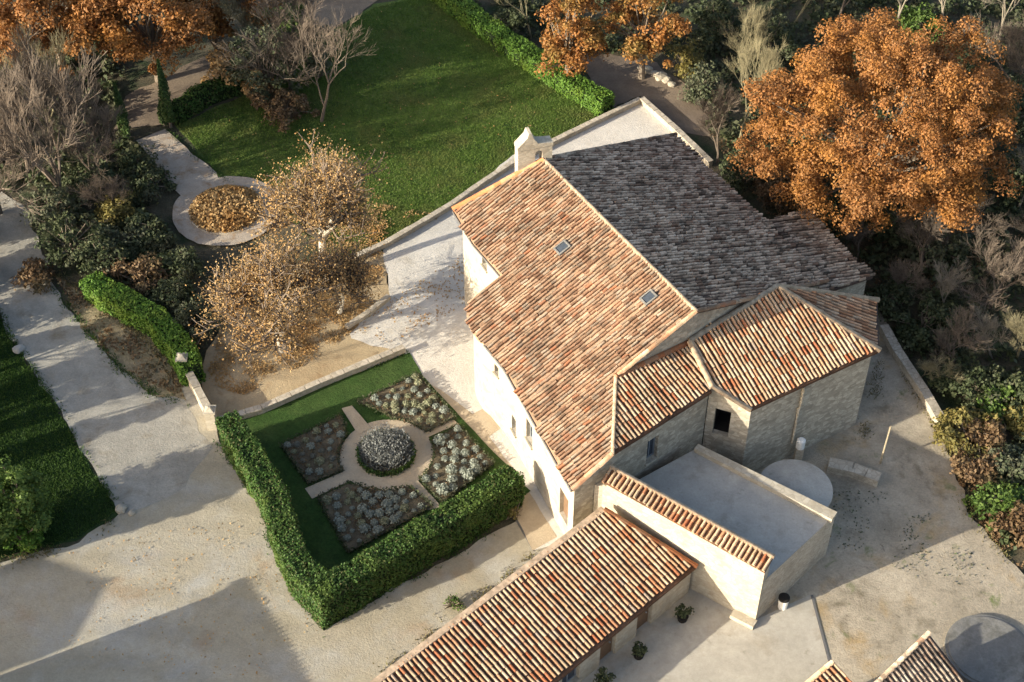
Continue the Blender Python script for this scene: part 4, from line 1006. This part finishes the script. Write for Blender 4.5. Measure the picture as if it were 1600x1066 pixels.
# ---- leafless and mixed woods at the left
gl = 'leafless trees on the left bank'
for i, (px, h, mt, var, rot, sx, lab) in enumerate([
    ((100, 322), 11.0, 'grey_twig', 3, .2, .95, 'large leafless grey tree on the left bank with white forked trunk'),
    ((45, 268), 10.5, 'grey_twig', 4, 1.3, .95, 'leafless grey brown tree at the left edge below the corner oak'),
    ((150, 305), 7.4, 'grey_twig', 5, 2.2, .95, 'leafless grey tree closest to the path and cypresses'),
    ((0, 335), 9.0, 'grey_twig', 3, 3.0, .95, 'leafless tree cut by the left edge above the road'),
    ((125, 235), 9.0, 'grey_twig', 4, 4.0, .95, 'leafless tree at the back of the left bank below the orange oaks'),
    ((75, 205), 8.0, 'olive_twig', 5, .9, .95, 'leafless olive brown tree behind the others on the left bank'),
    ((175, 335), 4.0, 'grey_twig', 4, 5.0, 1.2, 'small leafless tree with low pale branches in front of the left bank')]):
    bare_tree(lab, G(*px), h, mt, var, rot, group=gl, sx=sx)
for px, rx, h, m_, lab in [((115, 400), 1.8, 2.6, 'dark_leaf', 'dark evergreen bush at the roadside above the curved hedge'), ((90, 350), 1.6, 2.2, 'olive_leaf', 'grey green bush at the roadside below the leafless trees'),
    ((178, 345), 1.1, 1.6, 'yellow_leaf', 'yellow green bush under the left leafless trees'), ((165, 420), 1.4, 2.0, 'dark_leaf', 'dark bush behind the start of the curved hedge'),
    ((225, 445), 1.5, 1.5, 'brown_leaf', 'brown and yellow bush behind the middle of the curved hedge'), ((310, 525), 1.25, 1.9, 'olive_leaf', 'silver green round bush beside the plane tree on the terrace'),
    ((240, 380), 1.5, 1.2, 'dark_leaf', 'low dark bush left of the ring path'), ((235, 300), 1.5, 1.2, 'dark_leaf', 'low dark bush between the path and the leafless trees'), ((275, 430), 1.4, 1.3, 'dark_leaf', 'low dark bush below the ring path'),
    ((215, 270), 1.0, 1.4, 'dark_leaf', 'dark bush at the foot of the single cypress'), ((60, 440), .9, .9, 'brown_leaf', 'withered brown bush on the road verge'),
    ((140, 300), 1.5, 1.8, 'dark_leaf', 'dark ivy covered bush under the largest leafless tree'), ((270, 480), 1.2, 1.4, 'dark_leaf', 'dark bush between the curved hedge and the silver green bush'),
    ((195, 385), 1.4, 1.5, 'olive_leaf', 'dull green bush below the yellow green one')]:
    shrub(lab, px, rx, h, m_, int(30 * rx), 55, .45, .1, int(px[0] + px[1]))
# ---- right hand woods
gr = 'leafless trees in the right hand woods'
for px, h, mt, var, rot, sx, lab in [
    ((1150, 232), 8.0, 'olive_twig', 6, .3, .75, 'tall narrow leafless tree between the orange trees and the big oak'),
    ((1120, 255), 6.0, 'grey_twig', 7, 1.3, .8, 'slim leafless tree just behind the north roof'),
    ((830, 60), 6.5, 'olive_twig', 6, 2.0, .8, 'leafless brown tree behind the lawn hedge left of the orange trees'),
    ((1395, 60), 8.5, 'pale_twig', 8, .5, .9, 'pale leafless tree at the top edge above the big oak'),
    ((1475, 55), 8.0, 'pale_twig', 1, 2.5, .9, 'pale leafless tree with white trunk right of centre at the top'),
    ((1560, 70), 8.0, 'pale_twig', 8, 3.5, .9, 'pale leafless tree in the top right corner'),
    ((1620, 120), 7.5, 'grey_twig', 7, 4.5, 1, 'grey leafless tree cut by the right edge near the top'),
    ((1435, 425), 4.6, 'grey_twig', 7, .8, 1.2, 'grey leafless bush tree below the big oak'),
    ((1545, 480), 5.0, 'grey_twig', 3, 1.8, 1.2, 'broad grey leafless tree at the right edge below the oak'),
    ((1490, 570), 4.0, 'grey_twig', 7, 2.8, 1.25, 'grey leafless thicket above the retaining wall'),
    ((1590, 560), 5.0, 'olive_twig', 6, 3.8, 1.1, 'olive leafless tree at the right edge of the woods'),
    ((1600, 400), 6.0, 'grey_twig', 4, 5.2, 1, 'leafless tree cut by the right edge beside the oak'),
    ((1400, 470), 3.4, 'grey_twig', 4, .4, 1.3, 'small grey leafless bush nearest the corner of the aisle'),
    ((1470, 490), 3.6, 'pale_twig', 8, 1.4, 1.3, 'pale leafless bush between the aisle corner and the broad grey tree'),
    ((1500, 400), 4.6, 'grey_twig', 5, 2.4, 1.2, 'grey leafless tree just below the right side of the oak'),
    ((1550, 560), 3.8, 'pale_twig', 1, 3.4, 1.2, 'pale leafless bush above the bright green shrubs'),
    ((1440, 590), 2.6, 'olive_twig', 6, 4.4, 1.4, 'low olive twiggy bush touching the retaining wall'),
    ((1590, 330), 5.5, 'pale_twig', 8, 5.4, 1.1, 'pale leafless tree at the right edge beside the oak crown'),
    ((1580, 150), 6.0, 'grey_twig', 3, .1, 1.1, 'grey leafless tree at the right edge above the oak crown'),
    ((1340, 400), 2.4, 'grey_twig', 7, 1.1, 1.3, 'low twiggy bush in the shade behind the aisle roof'),
    ((1200, 130), 6.0, 'olive_twig', 6, 2.1, .9, 'olive leafless tree left of the oak crown'),
    ((1240, 40), 7.5, 'olive_twig', 6, 5.5, .9, 'leafless tree at the top behind the left side of the big oak'),
    ((1310, 30), 7.5, 'grey_twig', 7, 6, .9, 'grey leafless tree at the top directly behind the big oak')]:
    bare_tree(lab, G(*px), h, mt, var, rot, group=gr, sx=sx, **({'upw': .32, 'spread': .5} if var == 6 else {}))
for px, rx, h, m_, lab in [((1215, 318), 1.6, 2.0, 'brown_leaf', 'rusty brown bush in the shade between the north roof and the oak'), ((1160, 290), 1.4, 1.8, 'dark_leaf', 'dark bush against the north side of the house'),
    ((1300, 345), 2.0, 2.0, 'dark_leaf', 'dark bush under the left side of the big oak'), ((1390, 360), 2.0, 2.2, 'dark_leaf', 'dark bush under the middle of the big oak'),
    ((1465, 395), 1.8, 1.9, 'olive_leaf', 'grey green bush below the right side of the oak'), ((1440, 520), 1.9, 2.0, 'dark_leaf', 'dark evergreen bush beside the yard above the retaining wall'),
    ((1520, 610), 1.9, 1.7, 'dark_leaf', 'dark bush right of the retaining wall'), ((1590, 630), 1.6, 1.6, 'dark_leaf', 'dark bush at the right edge above the bright shrubs'),
    ((1505, 690), 1.4, 1.5, 'yellow_leaf', 'yellow brown bush at the foot of the retaining wall'), ((1545, 640), 1.0, 1.4, 'green_leaf', 'bright green bush among the yellow ones at the right'),
    ((1598, 668), .9, 1.2, 'yellow_leaf', 'yellow green round bush at the right edge'), ((1520, 740), 1.2, 1.1, 'brown_leaf', 'brown withered bush at the right side of the yard'),
    ((1575, 735), 1.2, 1.3, 'olive_leaf', 'grey green bush at the right edge of the yard'), ((1560, 800), 1.3, 1.0, 'green_leaf', 'spreading green weeds at the right edge'), ((1595, 830), 1.1, 1.0, 'brown_leaf', 'brown scrub at the lower right edge of the yard'),
    ((1535, 690), 1.0, 1.4, 'brown_leaf', 'brown bush between the yellow and green ones at the right'), ((1070, 118), .9, 2.4, 'yellow_leaf', 'upright yellow green bush beside the dirt track'), ((800, 50), 1.3, 1.6, 'dark_leaf', 'dark bush behind the lawn hedge'),
    ((1095, 150), 1.3, 1.8, 'olive_leaf', 'dull green bush at the end of the dirt track'), ((1390, 480), 1.2, 1.3, 'dark_leaf', 'dark bush at the corner of the aisle'), ((860, 90), 1.0, 1.3, 'dark_leaf', 'dark bush at the foot of the tall orange tree'),
    ((1120, 60), 1.8, 2.6, 'dark_leaf', 'dark evergreen at the top between the orange trees and the leafless one'), ((1200, 90), 2.0, 2.6, 'dark_leaf', 'dark evergreen behind the tall narrow leafless tree'), ((1480, 130), 2.2, 2.8, 'dark_leaf', 'dark evergreen behind the top right of the oak'),
    ((1570, 200), 2.2, 2.6, 'dark_leaf', 'dark evergreen at the right of the oak crown'), ((1590, 300), 2.0, 2.2, 'dark_leaf', 'dark evergreen low at the right of the oak'), ((1430, 60), 1.6, 2.0, 'green_leaf', 'green bush under the pale leafless trees')]:
    shrub(lab, px, rx, h, m_, int(30 * rx), 55, .5, .11, int(px[0] * 3 + px[1]))
shrub('bright green bushy conifer at the lower left edge on the grass', (34, 838), 1.75, 4.4, 'green_leaf', 120, 90, .45, .09, 77, name='conifer')
shrub('low bright green bush at the foot of the conifer at the left edge', (40, 850), .95, 1.2, 'bright_hedge', 34, 70, .4, .08, 78)
shrub('small green weed in the sand beside the outbuilding roof', (705, 948), .45, .45, 'green_leaf', 12, 20, .2, .06, 79, name='weed')
shrub('little yellow bush at the foot of the hedge end', (804, 806), .28, .5, 'yellow_leaf', 12, 30, .16, .06, 80)
# trees outside the left edge that throw the streaked shadows
for (px, h, var, lab) in [((-200, 730), 9.0, 3, 'leafless tree outside the left edge beyond the grass'), ((-260, 700), 9.5, 4, 'second leafless tree outside the left edge'), ((-220, 670), 9.0, 5, 'leafless tree outside the left edge above the grass'), ((-330, 760), 9.5, 3, 'farthest leafless tree outside the left edge')]:
    bare_tree(lab, G(*px), h, 'grey_twig', var, px[0] * .1)
for (px, rx, h, lab) in [((-70, 380), 1.4, 2.6, 'evergreen bush outside the left edge at the top of the road'), ((-65, 450), 1.4, 2.7, 'evergreen bush outside the left edge at the road bend'), ((-65, 520), 1.4, 2.7, 'evergreen bush outside the left edge above the grass'), ((-62, 575), .5, 3.0, 'narrow evergreen outside the left edge beside the upper grass'), ((-85, 640), .42, 3.7, 'slim evergreen outside the left edge beside the grass'), ((-105, 705), .42, 4.6, 'second slim evergreen outside the left edge'), ((-85, 742), .36, 4.0, 'third slim evergreen outside the left edge'), ((-140, 770), .4, 5.4, 'fourth slim evergreen outside the left edge'), ((-120, 905), .4, 6.6, 'fifth slim evergreen outside the left edge'), ((-150, 945), .4, 7.2, 'tallest slim evergreen outside the left edge')]:
    leafy_tree('evergreen', lab, 'tree', G(*px), h, rx, h * .5, M['dark_leaf'], M['bark'], int(30 + 45 * rx), 60, min(.6, rx * .7), .12, int(-px[0]), gap=-.3)
for o in POTS:
    h = o['h']; del o['h']
    cl = [(p + Vector((0, 0, .4 + h * .35)), d) for p, d in crown_clumps(h * .45, h * .45, h * .4, 14, 3, -1)]
    v, f = crown_mesh(cl, 30, .16, .06, 1); mesh_obj('foliage', v, f, M['dark_leaf'], o)

# ------------------------------------------------------------------ stuff: litter, undergrowth, weeds
def scatter(name, label, regions, m, size, up_=1.0, zr=(.03, .06), tall=0):
    cs = []
    for poly, n in regions:
        q = [G(*p) for p in poly]; p2 = [(p.x, p.y) for p in q]
        x0, x1 = min(p[0] for p in p2), max(p[0] for p in p2); y0, y1 = min(p[1] for p in p2), max(p[1] for p in p2); k = 0; tries = 0
        while k < n and tries < n * 20:
            tries += 1; x, y = random.uniform(x0, x1), random.uniform(y0, y1)
            if not inside(x, y, p2): continue
            d = noise.noise(Vector((x * .8, y * .8, 1.7)))
            if d < random.uniform(-.35, .35): continue
            cs.append((x, y, random.uniform(*zr) + (tall * random.random() * max(0, d + .3) if tall else 0))); k += 1
    v, f = leaf_quads(np.array(cs), size, None, up_, .7); o = mesh_obj(name, v, f, m); o['kind'] = 'stuff'; o['label'] = label; o['category'] = name.replace('_', ' '); return o
scatter('fallen_leaves', 'tawny fallen leaves strewn under the plane trees', [([(320, 600), (350, 500), (430, 420), (560, 400), (600, 395), (600, 470), (550, 520), (500, 560), (380, 620)], 9000), ([(420, 320), (600, 320), (690, 340), (600, 390), (500, 410)], 2500), ([(545, 520), (610, 470), (720, 400), (740, 470), (620, 540)], 500)], M['plane_leaf'], .06, 2.0, (.1, .15))
scatter('fallen_leaves', 'brown fallen leaves along the roadside verge and under the oak', [([(85, 430), (150, 470), (285, 590), (290, 625), (190, 580), (130, 510)], 900), ([(1100, 200), (1600, 350), (1600, 420), (1380, 470), (1200, 340)], 3000), ([(1480, 690), (1600, 640), (1600, 900), (1530, 820)], 2500)], M['brown_leaf'], .08, 1.5, (.08, .16))
scatter('fallen_leaves', 'few tan leaves blown over the big lawn and the forecourt', [([(276, 197), (400, 142), (585, 12), (680, -10), (955, 185), (705, 328), (520, 396), (430, 318)], 450), ([(100, 860), (440, 800), (505, 990), (400, 1060), (100, 1050)], 350)], M['plane_leaf'], .05, 2.0, (.07, .12))
def fringe(name, label, lines, m, per, off, hgt, wid=.035):
    cs = []
    for ln in lines:
        p3 = [G(*p) for p in ln]
        for a, b in zip(p3, p3[1:]):
            k = int((b - a).length * per); t = RNG.uniform(size=(k, 1)); c = np.array(a) * (1 - t) + np.array(b) * t
            o = RNG.normal(0, off, (k, 3)); o[:, 2] = 0; c = c + o
            w_ = np.array([noise.noise(Vector((x[0] * .9, x[1] * .9, 4.2))) for x in c]); cs.append(c[w_ > RNG.uniform(-.3, .25, k)])
    c = np.concatenate(cs); n = len(c); a = RNG.uniform(0, 6.283, n); b = c + np.array([0, 0, .06]); w_ = np.stack([np.cos(a), np.sin(a), np.zeros(n)], 1) * wid
    t = b + np.stack([RNG.normal(0, .06, n), RNG.normal(0, .06, n), hgt * RNG.uniform(.4, 1.4, n)], 1)
    o = mesh_obj(name, np.stack([b - w_, b + w_, t], 1).reshape(-1, 3), np.arange(3 * n).reshape(-1, 3), m); o['kind'] = 'stuff'; o['label'] = label; o['category'] = 'grass'
fringe('edge_grass', 'tufts of grass straggling over the edges of lawn, road and path', [[(-20, 455), (20, 535), (100, 655), (150, 745), (190, 800), (120, 845), (0, 872)], [(258, 204), (300, 240), (338, 272), (430, 320), (520, 400), (600, 390)], [(213, 222), (268, 290)], [(85, 450), (130, 512), (190, 580), (250, 622), (292, 634)], [(272, 195), (330, 150), (500, 55)], [(345, 668), (640, 553)], [(338, 690), (398, 774), (439, 882), (503, 983), (700, 870), (805, 800)]], M['rough_blade'], 130, .16, .12)
fringe('dry_grass', 'dry straw coloured grass along the yard and verge edges', [[(1400, 560), (1480, 690), (1512, 800), (1600, 900)], [(85, 430), (190, 500), (285, 580)], [(0, 880), (125, 850), (190, 805)], [(1180, 975), (1200, 900), (1300, 810)], [(1350, 690), (1380, 560)], [(588, 1066), (830, 872)]], M['dry_blade'], 120, .22, .14)
scatter('undergrowth', 'dark tangled undergrowth covering the woodland floor', [([(1050, -60), (1700, -60), (1700, 640), (1520, 660), (1400, 540), (1372, 430), (1210, 300), (1100, 200)], 26000), ([(-60, 60), (200, 60), (190, 160), (215, 240), (290, 420), (320, 500), (300, 560), (140, 440), (60, 330), (-60, 260)], 14000), ([(690, -60), (1100, -60), (1060, 80), (900, 90), (760, 30)], 5000), ([(1500, 650), (1700, 640), (1700, 950), (1560, 850)], 3500)], M['dark_leaf'], .16, .6, (.05, .25), .9)
scatter('bed_litter', 'russet low plants and litter between the bushes of the flower beds', [([(560, 632), (652, 588), (712, 657), (662, 681)], 420), ([(674, 694), (716, 668), (772, 728), (690, 790)], 260), ([(497, 782), (545, 766), (642, 768), (676, 795), (545, 868)], 600), ([(440, 700), (533, 653), (545, 735), (482, 760)], 350)], M['brown_leaf'], .06, 1.0, (.24, .34))
scatter('weeds', 'sparse green weeds growing in the yard', [([(1300, 770), (1390, 770), (1380, 850), (1310, 870)], 130), ([(1420, 810), (1480, 800), (1460, 840), (1400, 850)], 60), ([(1400, 850), (1460, 850), (1450, 910), (1390, 900)], 70), ([(1470, 850), (1560, 880), (1520, 930), (1460, 900)], 60)], M['olive_leaf'], .055, 1.0, (.1, .14))
def grass(name, label, poly, n, m, hgt=.07):
    q = [G(*p) for p in poly]; p2 = [(p.x, p.y) for p in q]
    x0, x1 = min(p[0] for p in p2), max(p[0] for p in p2); y0, y1 = min(p[1] for p in p2), max(p[1] for p in p2)
    c = np.stack([RNG.uniform(x0, x1, n), RNG.uniform(y0, y1, n)], 1)
    ok = np.zeros(n, bool); k = len(p2)
    for i in range(k):
        (ax, ay), (bx, by) = p2[i], p2[(i + 1) % k]
        hit = (ay > c[:, 1]) != (by > c[:, 1]); xx = (bx - ax) * (c[:, 1] - ay) / (by - ay + 1e-12) + ax; ok ^= hit & (c[:, 0] < xx)
    c = c[ok]; m_ = len(c); a = RNG.uniform(0, 6.283, m_); hh = hgt * RNG.uniform(.5, 1.5, m_); wv = .02 + .02 * RNG.uniform(size=m_)
    b = np.stack([c[:, 0], c[:, 1], np.full(m_, .01)], 1); w_ = np.stack([np.cos(a) * wv, np.sin(a) * wv, np.zeros(m_)], 1)
    t = b + np.stack([RNG.normal(0, .03, m_), RNG.normal(0, .03, m_), hh], 1)
    v = np.stack([b - w_, b + w_, t], 1).reshape(-1, 3)
    o = mesh_obj(name, v, np.arange(3 * m_).reshape(-1, 3), m); o['kind'] = 'stuff'; o['label'] = label; o['category'] = 'grass'
LAWN = [(276, 197), (400, 142), (500, 62), (585, 12), (680, -10), (955, 185), (870, 224), (800, 252), (705, 328), (600, 384), (520, 396), (430, 318), (338, 266)]
grass('lawn_grass', 'short grass blades of the big lawn', LAWN, 260000, M['lawn_blade'])
grass('rough_grass', 'rough dark grass between the road and the left edge', [(-20, 457), (20, 537), (100, 657), (148, 745), (185, 798), (118, 842), (0, 868), (-40, 870)], 90000, M['rough_blade'], .1)
grass('garden_grass', 'short grass in the hedged flower garden', [(350, 670), (638, 556), (652, 584), (440, 695), (480, 775), (520, 870), (505, 940)], 50000, M['lawn_blade'], .05)
